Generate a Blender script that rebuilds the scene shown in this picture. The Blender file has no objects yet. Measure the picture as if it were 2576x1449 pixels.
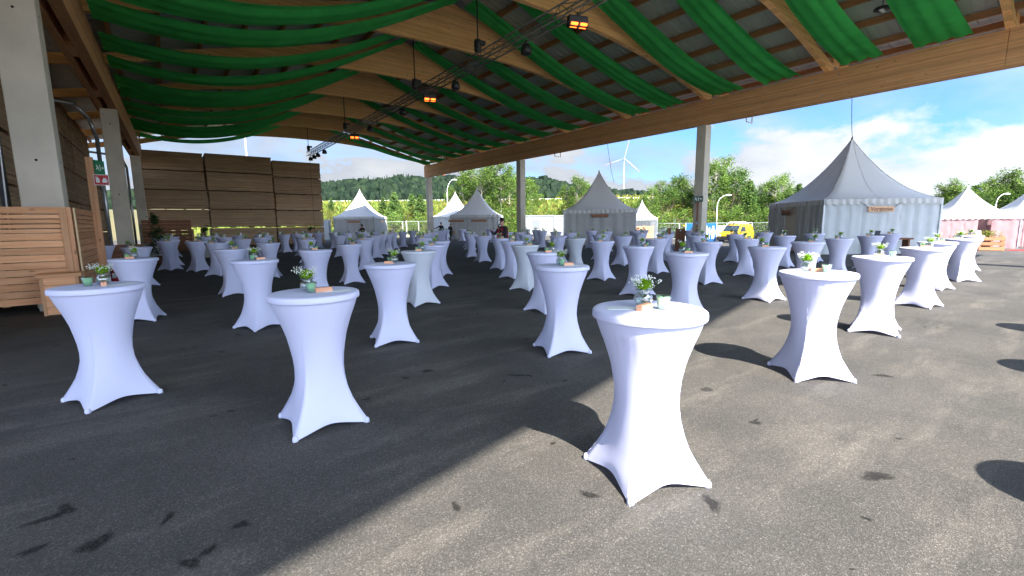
import bpy, math, random
from mathutils import Vector, Matrix, noise
random.seed(7)
R = math.radians
scene = bpy.context.scene
COL = scene.collection

# ---------------------------------------------------------------- camera, sky, sun, exposure
CR = Vector((0.796305, -0.604797, -0.010865)); CU = Vector((0.094402, 0.106514, 0.98982)); CF = Vector((0.597483, 0.789225, -0.141912))
EYE = Vector((0, 0, 1.642)); FPX = 1138.23
cam = bpy.data.cameras.new('camera'); camo = bpy.data.objects.new('camera', cam); COL.objects.link(camo)
cam.sensor_width = 36; cam.lens = FPX / 2576 * 36; cam.clip_start = 0.05; cam.clip_end = 5000
m = Matrix((CR, CU, -CF)).transposed().to_4x4(); m.translation = EYE
camo.matrix_world = m; scene.camera = camo
TO_SUN = Vector((-0.155, -0.955, 1.0)).normalized()
sun = bpy.data.lights.new('sun', 'SUN'); sun.energy = 2.7; sun.angle = R(0.6); sun.color = (1.0, 0.93, 0.83)
suno = bpy.data.objects.new('sun', sun); COL.objects.link(suno)
suno.rotation_euler = TO_SUN.to_track_quat('Z', 'Y').to_euler()
SUN_EL = math.asin(TO_SUN.z); SUN_ROT = math.atan2(TO_SUN.x, TO_SUN.y)
scene.view_settings.view_transform = 'Standard'; scene.view_settings.look = 'None'
scene.view_settings.gamma = 1; scene.view_settings.exposure = 2.78
scene.view_settings.use_curve_mapping = False
scene.cycles.max_bounces = 9; scene.cycles.diffuse_bounces = 6; scene.cycles.transparent_max_bounces = 12
scene.cycles.transmission_bounces = 5; scene.cycles.glossy_bounces = 3
scene.cycles.sample_clamp_indirect = 6

class NT:
    """tiny node helper"""
    def __init__(s, tree): s.t = tree; s.n = tree.nodes; s.l = tree.links
    def add(s, typ, **kw):
        n = s.n.new(typ)
        for k, v in kw.items():
            if k.startswith('i_'):
                key = k[2:]; key = int(key) if key.isdigit() else key.replace('_', ' ')
                n.inputs[key].default_value = v
            else: setattr(n, k, v)
        return n
    def link(s, a, b): s.l.new(a, b)
    def math(s, op, a, b=None, clamp=False):
        n = s.add('ShaderNodeMath', operation=op); n.use_clamp = clamp
        for i, v in enumerate((a, b)):
            if v is None: continue
            if isinstance(v, (int, float)): n.inputs[i].default_value = v
            else: s.link(v, n.inputs[i])
        return n.outputs[0]
    def mix(s, fac, a, b, blend='MIX'):
        n = s.add('ShaderNodeMix', data_type='RGBA', blend_type=blend)
        for sock, v in ((n.inputs[0], fac), (n.inputs[6], a), (n.inputs[7], b)):
            if isinstance(v, (int, float)): sock.default_value = v
            elif isinstance(v, tuple): sock.default_value = (*v[:3], 1)
            else: s.link(v, sock)
        return n.outputs[2]
    def ramp(s, fac, stops, interp='LINEAR'):
        n = s.add('ShaderNodeValToRGB'); r = n.color_ramp; r.interpolation = interp
        while len(r.elements) < len(stops): r.elements.new(0.5)
        for e, (p, c) in zip(r.elements, stops):
            e.position = p; e.color = (*c, 1) if isinstance(c, tuple) else (c, c, c, 1)
        s.link(fac, n.inputs[0]); return n.outputs[0]

world = bpy.data.worlds.new('World'); scene.world = world; world.use_nodes = True
W = NT(world.node_tree); W.n.clear()
sky = W.add('ShaderNodeTexSky', sky_type='NISHITA', sun_disc=False)
sky.sun_elevation = SUN_EL; sky.sun_rotation = SUN_ROT; sky.air_density = 1.2; sky.dust_density = 0.6; sky.ozone_density = 1.4
tc = W.add('ShaderNodeTexCoord'); sep = W.add('ShaderNodeSeparateXYZ'); W.link(tc.outputs['Generated'], sep.inputs[0])
zc = W.math('MAXIMUM', sep.outputs[2], 0.0)
zd = W.math('ADD', zc, 0.16)
cx = W.math('DIVIDE', sep.outputs[0], zd); cy = W.math('DIVIDE', sep.outputs[1], zd)
comb = W.add('ShaderNodeCombineXYZ'); W.link(cx, comb.inputs[0]); W.link(cy, comb.inputs[1])
# high thin streaks
mp = W.add('ShaderNodeMapping'); mp.inputs['Scale'].default_value = (0.55, 1.1, 1); mp.inputs['Rotation'].default_value = (0, 0, R(38)); mp.inputs['Location'].default_value = (2.2, 0.3, 0)
W.link(comb.outputs[0], mp.inputs[0])
n1 = W.add('ShaderNodeTexNoise', i_Scale=0.95, i_Detail=7.0, i_Roughness=0.55, i_Distortion=0.35); W.link(mp.outputs[0], n1.inputs['Vector'])
high = W.ramp(n1.outputs[0], [(0.44, 0.0), (0.70, 0.85)])
# low cumulus, seen edge on above the horizon
mp2 = W.add('ShaderNodeMapping'); mp2.inputs['Scale'].default_value = (3.2, 3.2, 6.2); mp2.inputs['Location'].default_value = (1.3, 4.7, 0.2)
W.link(tc.outputs['Generated'], mp2.inputs[0])
n2 = W.add('ShaderNodeTexNoise', i_Scale=1.25, i_Detail=9.0, i_Roughness=0.56, i_Distortion=0.15); W.link(mp2.outputs[0], n2.inputs['Vector'])
lowm = W.ramp(sep.outputs[2], [(0.0, 1.0), (0.12, 0.75), (0.30, 0.0)])
low = W.math('MULTIPLY', W.ramp(W.math('ADD', n2.outputs[0], W.math('MULTIPLY', W.math('SUBTRACT', 0.16, sep.outputs[2]), 0.9)), [(0.515, 0.0), (0.60, 1.0)]), 1.0)
# broad cloud bank
mp3 = W.add('ShaderNodeMapping'); mp3.inputs['Scale'].default_value = (1.0, 1.0, 2.0); mp3.inputs['Location'].default_value = (0.35, 0.1, 0.0)
W.link(tc.outputs['Generated'], mp3.inputs[0])
n3 = W.add('ShaderNodeTexNoise', i_Scale=1.5, i_Detail=8.0, i_Roughness=0.55); W.link(mp3.outputs[0], n3.inputs['Vector'])
bank = W.ramp(W.math('ADD', n3.outputs[0], W.math('MULTIPLY', sep.outputs[1], 0.32)), [(0.64, 0.0), (0.88, 0.92)])
dens = W.math('MAXIMUM', W.math('MAXIMUM', high, low), bank)
shade = W.ramp(n2.outputs[0], [(0.36, 0.0), (0.52, 0.45), (0.68, 1.0)])
n4 = W.add('ShaderNodeTexNoise', i_Scale=4.0, i_Detail=8.0, i_Roughness=0.6); W.link(mp2.outputs[0], n4.inputs['Vector'])
shade2 = W.math('MULTIPLY', shade, W.math('ADD', W.math('MULTIPLY', n4.outputs[0], 0.4), 0.8))
ccol = W.mix(shade2, (2.0, 2.35, 2.9), (3.7, 3.85, 4.1))
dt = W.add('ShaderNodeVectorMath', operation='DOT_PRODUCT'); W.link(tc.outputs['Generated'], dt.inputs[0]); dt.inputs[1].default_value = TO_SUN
ph = W.math('ADD', W.math('MULTIPLY', W.math('POWER', W.math('MULTIPLY', W.math('ADD', dt.outputs['Value'], 1.0), 0.5), 4.0), 9.5), 0.53)      # clouds brighter towards the unseen sun, glow added to lift light under the roof
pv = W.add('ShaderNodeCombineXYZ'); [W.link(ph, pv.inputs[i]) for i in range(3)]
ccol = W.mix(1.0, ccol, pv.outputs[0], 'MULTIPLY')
skyb = W.mix(1.0, sky.outputs[0], (0.27, 0.44, 0.72), 'MULTIPLY')
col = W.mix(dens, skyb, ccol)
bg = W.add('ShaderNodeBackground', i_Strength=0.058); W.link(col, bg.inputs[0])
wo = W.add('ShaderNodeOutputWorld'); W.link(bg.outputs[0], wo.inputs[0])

# ---------------------------------------------------------------- helpers
class MB:
    """collects shapes; build() links them as one mesh object"""
    def __init__(s): s.v = []; s.f = []; s.m = []; s.sm = []
    def add(s, vs, fs, mi=0, smooth=False):
        o = len(s.v); s.v.extend(tuple(v) for v in vs)
        for f in fs: s.f.append(tuple(i + o for i in f)); s.m.append(mi); s.sm.append(smooth)
        return s
    def box(s, c, d, mi=0, rz=0.0, rx=0.0, ry=0.0, mat=None):
        M = mat if mat else Matrix.Translation(c) @ Matrix.Rotation(rz, 4, 'Z') @ Matrix.Rotation(ry, 4, 'Y') @ Matrix.Rotation(rx, 4, 'X')
        h = [x / 2 for x in d]
        vs = [M @ Vector((a * h[0], b * h[1], e * h[2])) for a, b, e in ((-1,-1,-1),(1,-1,-1),(1,1,-1),(-1,1,-1),(-1,-1,1),(1,-1,1),(1,1,1),(-1,1,1))]
        return s.add(vs, [(0,3,2,1),(4,5,6,7),(0,1,5,4),(1,2,6,5),(2,3,7,6),(3,0,4,7)], mi)
    def bar(s, p, q, w, h=None, mi=0, up=(0, 0, 1)):
        p = Vector(p); q = Vector(q); d = q - p; L = d.length
        if L < 1e-6: return s
        x = d / L; u = Vector(up)
        if abs(x.dot(u)) > 0.98: u = Vector((1, 0, 0))
        y = u.cross(x).normalized(); z = x.cross(y)
        M = Matrix((x, y, z)).transposed().to_4x4(); M.translation = (p + q) / 2
        return s.box(None, (L, w, h or w), mi, mat=M)
    def tube(s, p, q, r, n=8, r2=None, mi=0, cap=True):
        p = Vector(p); q = Vector(q); d = (q - p).normalized(); r2 = r if r2 is None else r2
        a = d.orthogonal().normalized(); b = d.cross(a)
        vs = []
        for c, rr in ((p, r), (q, r2)):
            for i in range(n):
                t = 2 * math.pi * i / n; vs.append(c + (a * math.cos(t) + b * math.sin(t)) * rr)
        fs = [(i, (i + 1) % n, n + (i + 1) % n, n + i) for i in range(n)]
        s.add(vs, fs, mi, True)
        if cap: s.add([], []); o = len(s.v) - 2 * n; s.f += [tuple(o + i for i in reversed(range(n))), tuple(o + n + i for i in range(n))]; s.m += [mi, mi]; s.sm += [False, False]
        return s
    def path(s, pts, r, n=6, mi=0):
        for a, b in zip(pts, pts[1:]): s.tube(a, b, r, n, mi=mi)
        return s
    def lathe(s, prof, n=16, c=(0, 0, 0), mi=0, flute=0.0, nf=12):
        vs = []
        for r, z in prof:
            for i in range(n):
                t = 2 * math.pi * i / n; rr = r * (1 + flute * math.cos(nf * t)); vs.append((c[0] + rr * math.cos(t), c[1] + rr * math.sin(t), c[2] + z))
        fs = []
        for k in range(len(prof) - 1):
            for i in range(n):
                a = k * n + i; b = k * n + (i + 1) % n; fs.append((a, b, b + n, a + n))
        return s.add(vs, fs, mi, True)
    def prism(s, poly, o, ax, ay, t, mi=0):
        """poly in the plane (ax, ay) at o, extruded by vector t"""
        o = Vector(o); ax = Vector(ax); ay = Vector(ay); t = Vector(t); n = len(poly)
        a = [o + ax * x + ay * y for x, y in poly]; b = [p + t for p in a]
        fs = [tuple(range(n)), tuple(range(2 * n - 1, n - 1, -1))] + [(i + n, (i + 1) % n + n, (i + 1) % n, i) for i in range(n)]
        return s.add(a + b, fs, mi)
    def ball(s, c, r, seg=8, rings=6, mi=0, sq=(1, 1, 1), jit=0.0):
        vs = [(c[0], c[1], c[2] + r * sq[2])]
        for j in range(1, rings):
            ph = math.pi * j / rings
            for i in range(seg):
                t = 2 * math.pi * i / seg; k = 1 + random.uniform(-jit, jit)
                vs.append((c[0] + r * k * sq[0] * math.sin(ph) * math.cos(t), c[1] + r * k * sq[1] * math.sin(ph) * math.sin(t), c[2] + r * k * sq[2] * math.cos(ph)))
        vs.append((c[0], c[1], c[2] - r * sq[2])); e = len(vs) - 1
        fs = [(0, 1 + i, 1 + (i + 1) % seg) for i in range(seg)]
        for j in range(rings - 2):
            for i in range(seg):
                a = 1 + j * seg + i; b = 1 + j * seg + (i + 1) % seg; fs.append((a, a + seg, b + seg, b))
        a = 1 + (rings - 2) * seg
        fs += [(e, a + (i + 1) % seg, a + i) for i in range(seg)]
        return s.add(vs, fs, mi, True)
    def mesh(s, name, mats):
        me = bpy.data.meshes.new(name); me.from_pydata(s.v, [], s.f)
        for mt in (mats if isinstance(mats, (list, tuple)) else [mats]): me.materials.append(mt)
        me.polygons.foreach_set('material_index', s.m); me.polygons.foreach_set('use_smooth', s.sm); me.update()
        return me
    def build(s, name, mats, parent=None, loc=None, rz=0.0, bevel=0.0):
        o = bpy.data.objects.new(name, s.mesh(name, mats)); COL.objects.link(o)
        if parent: o.parent = parent
        if loc: o.location = loc
        o.rotation_euler.z = rz
        if bevel: b = o.modifiers.new('bevel', 'BEVEL'); b.width = bevel; b.segments = 2; b.limit_method = 'ANGLE'
        return o

def tag(o, label=None, cat=None, group=None, kind=None):
    if label: o['label'] = label
    if cat: o['category'] = cat
    if group: o['group'] = group
    if kind: o['kind'] = kind
    return o
def thing(name, label, cat, loc=(0, 0, 0), rz=0.0, group=None):
    o = bpy.data.objects.new(name, None); COL.objects.link(o); o.location = loc; o.rotation_euler.z = rz; o.empty_display_size = 0.2
    return tag(o, label, cat, group)
def part(name, me, parent, loc=None, rz=0.0):
    o = bpy.data.objects.new(name, me); COL.objects.link(o); o.parent = parent
    if loc: o.location = loc
    o.rotation_euler.z = rz
    return o
def copy_tree(o, parent=None):
    c = o.copy(); COL.objects.link(c); c.parent = parent
    for ch in list(o.children): copy_tree(ch, c)
    return c
ORD = ['first','second','third','fourth','fifth','sixth','seventh','eighth','ninth','tenth','eleventh','twelfth','thirteenth','fourteenth','fifteenth','sixteenth','seventeenth','eighteenth','nineteenth','twentieth']
ABC = lambda x, lo, hi: max(0.0, min(1.0, (x - lo) / (hi - lo)))
def ss(x, lo, hi): t = ABC(x, lo, hi); return t * t * (3 - 2 * t)
def bearing(xpx, depth, z=0.0):
    """ground point at a given forward depth (m) on the bearing of picture column xpx"""
    a = (xpx - 1288) / FPX * depth * 0.99
    return Vector((0.6036 * depth + 0.797 * a, 0.797 * depth - 0.6036 * a, z))
def height(u, w):
    b = 0.6036 * u + 0.797 * w; a = 0.797 * u - 0.6036 * w
    drop = -0.6 * ss(u, 30, 40) * ss(44 - w, 0, 10)
    bank = 5.2 * ss(b, 63, 82) * ss(60 - a, 0, 30)
    ab = a / max(b, 1.0)
    pts = [(-1.5, 15), (-0.7, 24), (-0.415, 26), (-0.25, 33), (-0.165, 31), (0.0, 32), (0.14, 27), (0.27, 21), (0.45, 18), (0.8, 8), (1.5, 6)]
    hh = 8
    for (x0, h0), (x1, h1) in zip(pts, pts[1:]):
        if x0 <= ab <= x1: hh = h0 + (h1 - h0) * (ab - x0) / (x1 - x0)
    hill = hh * ss(b, 250, 480)
    return drop + bank + hill

# ---------------------------------------------------------------- materials
def M(name, color, rough=0.7, metal=0.0, noise=None, bump=None, color2=None, spec=None, trans=0.0, emit=None, coords='Object', stretch=(1, 1, 1), rnd=0.0):
    mt = bpy.data.materials.new(name); mt.use_nodes = True; N = NT(mt.node_tree); N.n.clear()
    out = N.add('ShaderNodeOutputMaterial'); p = N.add('ShaderNodeBsdfPrincipled')
    p.inputs['Base Color'].default_value = (*color, 1); p.inputs['Roughness'].default_value = rough; p.inputs['Metallic'].default_value = metal
    if spec is not None: p.inputs['Specular IOR Level'].default_value = spec
    t = N.add('ShaderNodeTexCoord'); mp = N.add('ShaderNodeMapping'); mp.inputs['Scale'].default_value = stretch; N.link(t.outputs[coords], mp.inputs[0])
    c = None
    if noise:
        nz = N.add('ShaderNodeTexNoise', i_Scale=noise[0], i_Detail=6.0, i_Roughness=0.6); N.link(mp.outputs[0], nz.inputs['Vector'])
        lo = color2 if color2 else tuple(x * (1 - noise[1]) for x in color)
        c = N.mix(N.ramp(nz.outputs[0], [(0.3, 0.0), (0.7, 1.0)]), lo, color)
    if rnd:
        oi = N.add('ShaderNodeObjectInfo'); v = N.math('ADD', N.math('MULTIPLY', oi.outputs['Random'], rnd), 1 - rnd / 2)
        vv = N.add('ShaderNodeCombineXYZ'); [N.link(v, vv.inputs[i]) for i in range(3)]
        c = N.mix(1.0, c if c is not None else color, vv.outputs[0], 'MULTIPLY')
    if c is not None: N.link(c, p.inputs['Base Color'])
    if bump:
        nb = N.add('ShaderNodeTexNoise', i_Scale=bump[0], i_Detail=5.0); N.link(mp.outputs[0], nb.inputs['Vector'])
        bp = N.add('ShaderNodeBump', i_Strength=bump[1], i_Distance=bump[2] if len(bump) > 2 else 0.01); N.link(nb.outputs[0], bp.inputs['Height']); N.link(bp.outputs[0], p.inputs['Normal'])
    sh = p.outputs[0]
    if trans:
        tr = N.add('ShaderNodeBsdfTranslucent'); tr.inputs[0].default_value = (*color, 1)
        if c is not None: N.link(c, tr.inputs[0])
        mx = N.add('ShaderNodeMixShader', i_0=trans); N.link(sh, mx.inputs[1]); N.link(tr.outputs[0], mx.inputs[2]); sh = mx.outputs[0]
    if emit: p.inputs['Emission Color'].default_value = (*emit[:3], 1); p.inputs['Emission Strength'].default_value = emit[3]
    N.link(sh, out.inputs[0]); mt['nt'] = 1
    return mt

def wood(name, light, dark, axis=0, scale=1.0, knots=True, lam=0.0, rnd=0.25, rough=0.75):
    """planed wood with grain along one local axis; lam = lamination height in metres"""
    mt = bpy.data.materials.new(name); mt.use_nodes = True; N = NT(mt.node_tree); N.n.clear()
    out = N.add('ShaderNodeOutputMaterial'); p = N.add('ShaderNodeBsdfPrincipled', i_Roughness=rough); p.inputs['Specular IOR Level'].default_value = 0.25
    t = N.add('ShaderNodeTexCoord'); oi = N.add('ShaderNodeObjectInfo')
    off = N.add('ShaderNodeVectorMath', operation='ADD'); N.link(t.outputs['Object'], off.inputs[0])
    rv = N.add('ShaderNodeCombineXYZ'); N.link(N.math('MULTIPLY', oi.outputs['Random'], 37.0), rv.inputs[0]); N.link(N.math('MULTIPLY', oi.outputs['Random'], 91.0), rv.inputs[1]); N.link(rv.outputs[0], off.inputs[1])
    sc = [14 * scale] * 3; sc[axis] = 0.7 * scale
    mp = N.add('ShaderNodeMapping'); mp.inputs['Scale'].default_value = sc; N.link(off.outputs[0], mp.inputs[0])
    n1 = N.add('ShaderNodeTexNoise', i_Scale=1.6, i_Detail=7.0, i_Roughness=0.62, i_Distortion=0.6); N.link(mp.outputs[0], n1.inputs['Vector'])
    c = N.mix(N.ramp(n1.outputs[0], [(0.35, 0.0), (0.68, 1.0)]), dark, light)
    if knots:
        s2 = [5.0 * scale] * 3; s2[axis] = 2.0 * scale
        m2 = N.add('ShaderNodeMapping'); m2.inputs['Scale'].default_value = s2; N.link(off.outputs[0], m2.inputs[0])
        vo = N.add('ShaderNodeTexVoronoi', i_Scale=1.0, i_Randomness=1.0); N.link(m2.outputs[0], vo.inputs['Vector'])
        k = N.ramp(vo.outputs['Distance'], [(0.05, 1.0), (0.14, 0.0)])
        c = N.mix(N.math('MULTIPLY', k, 0.75), c, tuple(x * 0.35 for x in dark))
    if lam:
        sp = N.add('ShaderNodeSeparateXYZ'); N.link(t.outputs['Object'], sp.inputs[0])
        q = N.math('DIVIDE', sp.outputs[2], lam); fr = N.math('FRACT', q); fl = N.math('FLOOR', q)
        wn = N.add('ShaderNodeTexWhiteNoise', noise_dimensions='1D'); N.link(fl, wn.inputs['W'])
        v = N.math('ADD', N.math('MULTIPLY', wn.outputs[0], 0.3), 0.82)
        line = N.ramp(fr, [(0.0, 0.6), (0.06, 1.0)])
        vv = N.math('MULTIPLY', v, line); cc = N.add('ShaderNodeCombineXYZ'); [N.link(vv, cc.inputs[i]) for i in range(3)]
        c = N.mix(1.0, c, cc.outputs[0], 'MULTIPLY')
    v = N.math('ADD', N.math('MULTIPLY', oi.outputs['Random'], rnd), 1 - rnd / 2)
    vv = N.add('ShaderNodeCombineXYZ'); [N.link(v, vv.inputs[i]) for i in range(3)]
    c = N.mix(1.0, c, vv.outputs[0], 'MULTIPLY'); N.link(c, p.inputs['Base Color'])
    bp = N.add('ShaderNodeBump', i_Strength=0.25, i_Distance=0.004); N.link(n1.outputs[0], bp.inputs['Height']); N.link(bp.outputs[0], p.inputs['Normal'])
    N.link(p.outputs[0], out.inputs[0]); return mt

def glassy(name, tint=(1, 1, 1), amount=0.12):
    mt = bpy.data.materials.new(name); mt.use_nodes = True; N = NT(mt.node_tree); N.n.clear()
    out = N.add('ShaderNodeOutputMaterial'); tr = N.add('ShaderNodeBsdfTransparent'); tr.inputs[0].default_value = (*tint, 1)
    gl = N.add('ShaderNodeBsdfGlossy', i_Roughness=0.06); fr = N.add('ShaderNodeLayerWeight', i_Blend=0.35)
    f = N.math('ADD', N.math('MULTIPLY', fr.outputs[1], 0.75), amount, clamp=True)
    mx = N.add('ShaderNodeMixShader'); N.link(f, mx.inputs[0]); N.link(tr.outputs[0], mx.inputs[1]); N.link(gl.outputs[0], mx.inputs[2]); N.link(mx.outputs[0], out.inputs[0])
    return mt

def leafy(name, c1, c2, c3=None, scale=0.6, trans=0.35):
    mt = bpy.data.materials.new(name); mt.use_nodes = True; N = NT(mt.node_tree); N.n.clear()
    out = N.add('ShaderNodeOutputMaterial'); p = N.add('ShaderNodeBsdfPrincipled', i_Roughness=0.7); p.inputs['Specular IOR Level'].default_value = 0.12
    t = N.add('ShaderNodeTexCoord'); g = N.add('ShaderNodeNewGeometry'); oi = N.add('ShaderNodeObjectInfo')
    n = N.add('ShaderNodeTexNoise', i_Scale=scale, i_Detail=3.0); N.link(t.outputs['Object'], n.inputs['Vector'])
    f = N.math('ADD', N.math('MULTIPLY', n.outputs[0], 0.75), N.math('MULTIPLY', g.outputs['Random Per Island'], 0.45))
    c = N.ramp(f, [(0.35, c1), (0.62, c2), (0.85, c3 or c2)])
    v = N.math('ADD', N.math('MULTIPLY', oi.outputs['Random'], 0.4), 0.8); vv = N.add('ShaderNodeCombineXYZ'); [N.link(v, vv.inputs[i]) for i in range(3)]
    c = N.mix(1.0, c, vv.outputs[0], 'MULTIPLY'); N.link(c, p.inputs['Base Color'])
    tr = N.add('ShaderNodeBsdfTranslucent'); N.link(c, tr.inputs[0])
    mx = N.add('ShaderNodeMixShader', i_0=trans); N.link(p.outputs[0], mx.inputs[1]); N.link(tr.outputs[0], mx.inputs[2]); N.link(mx.outputs[0], out.inputs[0])
    return mt

def asphalt_mat():
    mt = bpy.data.materials.new('asphalt'); mt.use_nodes = True; N = NT(mt.node_tree); N.n.clear()
    out = N.add('ShaderNodeOutputMaterial'); p = N.add('ShaderNodeBsdfPrincipled', i_Roughness=0.85); p.inputs['Specular IOR Level'].default_value = 0.35
    t = N.add('ShaderNodeTexCoord')
    def no(s, d, r=0.55, vec=None, dist=0.0):
        n = N.add('ShaderNodeTexNoise', i_Scale=s, i_Detail=d, i_Roughness=r, i_Distortion=dist); N.link(vec or t.outputs['Object'], n.inputs['Vector']); return n.outputs[0]
    base = N.mix(N.ramp(no(0.8, 8.0, 0.68), [(0.32, 0.0), (0.66, 1.0)]), (0.050, 0.048, 0.045), (0.084, 0.078, 0.070))
    mp = N.add('ShaderNodeMapping'); mp.inputs['Scale'].default_value = (0.35, 1.6, 1); mp.inputs['Rotation'].default_value = (0, 0, R(-62)); N.link(t.outputs['Object'], mp.inputs[0])
    base = N.mix(N.math('MULTIPLY', N.ramp(no(1.4, 6.0, 0.65, mp.outputs[0]), [(0.52, 0.0), (0.74, 1.0)]), 0.65), base, (0.155, 0.143, 0.125))     # worn pale scuffs
    base = N.mix(N.math('MULTIPLY', N.ramp(no(0.9, 3.0, 0.5), [(0.60, 0.0), (0.72, 1.0)]), 0.35), base, (0.035, 0.035, 0.036))
    # aggregate grains
    v = N.add('ShaderNodeTexVoronoi', i_Scale=150.0, i_Randomness=1.0); N.link(t.outputs['Object'], v.inputs['Vector'])
    sx = N.add('ShaderNodeSeparateXYZ'); N.link(v.outputs['Color'], sx.inputs[0])
    g = N.ramp(sx.outputs[0], [(0.0, 0.62), (0.55, 0.88), (0.85, 1.15), (0.95, 1.5), (1.0, 2.0)])
    base = N.mix(1.0, base, g, 'MULTIPLY')
    f = N.ramp(no(240.0, 2.0), [(0.3, 0.7), (0.7, 1.3)]); base = N.mix(1.0, base, f, 'MULTIPLY')
    # oil and gum spots
    v2 = N.add('ShaderNodeTexVoronoi', i_Scale=1.15, i_Randomness=1.0); mp2 = N.add('ShaderNodeMapping'); mp2.inputs['Scale'].default_value = (1, 1.5, 1)
    ds = N.add('ShaderNodeVectorMath', operation='ADD'); nn = N.add('ShaderNodeTexNoise', i_Scale=6.0, i_Detail=3.0); N.link(t.outputs['Object'], nn.inputs['Vector'])
    sc = N.add('ShaderNodeVectorMath', operation='SCALE'); sc.inputs['Scale'].default_value = 0.12; N.link(nn.outputs['Color'], sc.inputs[0]); N.link(t.outputs['Object'], ds.inputs[0]); N.link(sc.outputs[0], ds.inputs[1])
    N.link(ds.outputs[0], mp2.inputs[0]); N.link(mp2.outputs[0], v2.inputs['Vector'])
    s2 = N.add('ShaderNodeSeparateXYZ'); N.link(v2.outputs['Color'], s2.inputs[0])
    rad = N.math('MULTIPLY', N.math('POWER', s2.outputs[1], 6.0), 0.09)
    spot = N.math('LESS_THAN', v2.outputs['Distance'], rad)
    base = N.mix(N.math('MULTIPLY', spot, 0.75), base, (0.014, 0.013, 0.012))
    N.link(base, p.inputs['Base Color'])
    bp = N.add('ShaderNodeBump', i_Strength=0.5, i_Distance=0.004); N.link(v.outputs['Distance'], bp.inputs['Height']); N.link(bp.outputs[0], p.inputs['Normal'])
    N.link(p.outputs[0], out.inputs[0]); return mt
ASPH = asphalt_mat()
GLULAM = wood('glulam', (0.93, 0.58, 0.26), (0.78, 0.42, 0.165), axis=0, lam=0.04, rnd=0.2)
GLULAM_L = wood('glulam_long', (0.80, 0.44, 0.215), (0.64, 0.31, 0.135), axis=1, lam=0.04, rnd=0.15)
PURLIN = wood('purlin_wood', (0.50, 0.25, 0.13), (0.36, 0.16, 0.08), axis=1, rnd=0.2)
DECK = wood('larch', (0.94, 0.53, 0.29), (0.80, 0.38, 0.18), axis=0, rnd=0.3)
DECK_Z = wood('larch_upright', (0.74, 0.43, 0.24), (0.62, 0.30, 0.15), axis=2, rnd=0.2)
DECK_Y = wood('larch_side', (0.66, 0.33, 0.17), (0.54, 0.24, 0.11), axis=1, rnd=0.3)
DARKWOOD = wood('dark_wood', (0.26, 0.12, 0.07), (0.17, 0.075, 0.04), axis=2, rnd=0.3)
LUMBER = wood('sawn_lumber', (0.56, 0.38, 0.235), (0.36, 0.23, 0.135), axis=0, scale=0.55, lam=0.055, knots=False, rnd=0.16, rough=0.9)
LUMBER_Y = wood('sawn_lumber_side', (0.50, 0.34, 0.21), (0.26, 0.17, 0.10), axis=1, scale=0.8, lam=0.055, knots=False, rnd=0.3, rough=0.9)
CONC = M('concrete', (0.68, 0.61, 0.50), 0.85, noise=(0.9, 0.26), bump=(14, 0.25), rnd=0.08)
CONC_D = M('concrete_face', (0.30, 0.285, 0.25), 0.85, noise=(1.6, 0.16), bump=(14, 0.25))
HOLE = M('dark_hole', (0.01, 0.01, 0.01), 0.9)
SHEET = M('zinc_sheet', (0.55, 0.55, 0.57), 0.55, metal=0.15, noise=(0.7, 0.2))
STEEL = M('galvanised_steel', (0.42, 0.45, 0.48), 0.35, metal=0.7, noise=(6, 0.2))
BLACK = M('black_metal', (0.012, 0.012, 0.013), 0.5)
TRUSS = M('truss_alloy', (0.16, 0.155, 0.14), 0.45, metal=0.6)
GREEN = M('green_cloth', (0.09, 0.76, 0.17), 0.9, noise=(1.2, 0.25), trans=0.4, spec=0.1, bump=(60, 0.15, 0.002))
ORANGE_LIT = M('orange_lamp_face', (0.9, 0.15, 0.03), 0.5, emit=(1.0, 0.12, 0.015, 1.1))
WHITE_P = M('white_paint', (0.72, 0.72, 0.72), 0.4)
GRASS_G = M('verge_soil', (0.085, 0.095, 0.035), 0.95, noise=(0.25, 0.4), color2=(0.13, 0.10, 0.05))

# ---------------------------------------------------------------- ground and terrain
def polar_grid(ds, az0, az1, na, zoff=0.0, keep=None):
    b = MB(); vs = []; 
    for d in ds:
        for i in range(na + 1):
            t = R(az0 + (az1 - az0) * i / na); u = d * math.sin(t); w = d * math.cos(t)
            z = height(u, w) + zoff + (noise.noise(Vector((u * .02, w * .02, 0))) * 2.5 * ss(d, 120, 300))
            vs.append((u, w, z))
    fs = []
    for j in range(len(ds) - 1):
        for i in range(na):
            a = j * (na + 1) + i; fs.append((a, a + 1, a + na + 2, a + na + 1))
    b.add(vs, fs, 0, True); return b
ds = [0.01, 5, 12, 20, 26, 30, 33, 36, 39, 42, 46, 50, 54, 58, 61, 64, 67, 70, 73, 76, 79, 82, 85, 90, 100, 120, 150, 190, 230, 270, 310, 350, 390, 430, 470, 510, 560, 640, 800, 1200, 2500]
g = polar_grid(ds, -180, 180, 144, -0.035).build('ground', GRASS_G); g['kind'] = 'structure'
b = MB(); xs = [-14 + 2 * i for i in range(46)]; ys = [-26 + 2 * i for i in range(52)]
idx = {}
for i, x in enumerate(xs):
    for j, y in enumerate(ys):
        idx[i, j] = len(b.v); b.v.append((x, y, height(x, y)))
for i in range(len(xs) - 1):
    for j in range(len(ys) - 1):
        cu, cw = xs[i] + 1, ys[j] + 1; bb = 0.6036 * cu + 0.797 * cw
        if bb < 61: b.f.append((idx[i, j], idx[i + 1, j], idx[i + 1, j + 1], idx[i, j + 1])); b.m.append(0); b.sm.append(True)
g = b.build('yard', ASPH); g['kind'] = 'structure'
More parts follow.
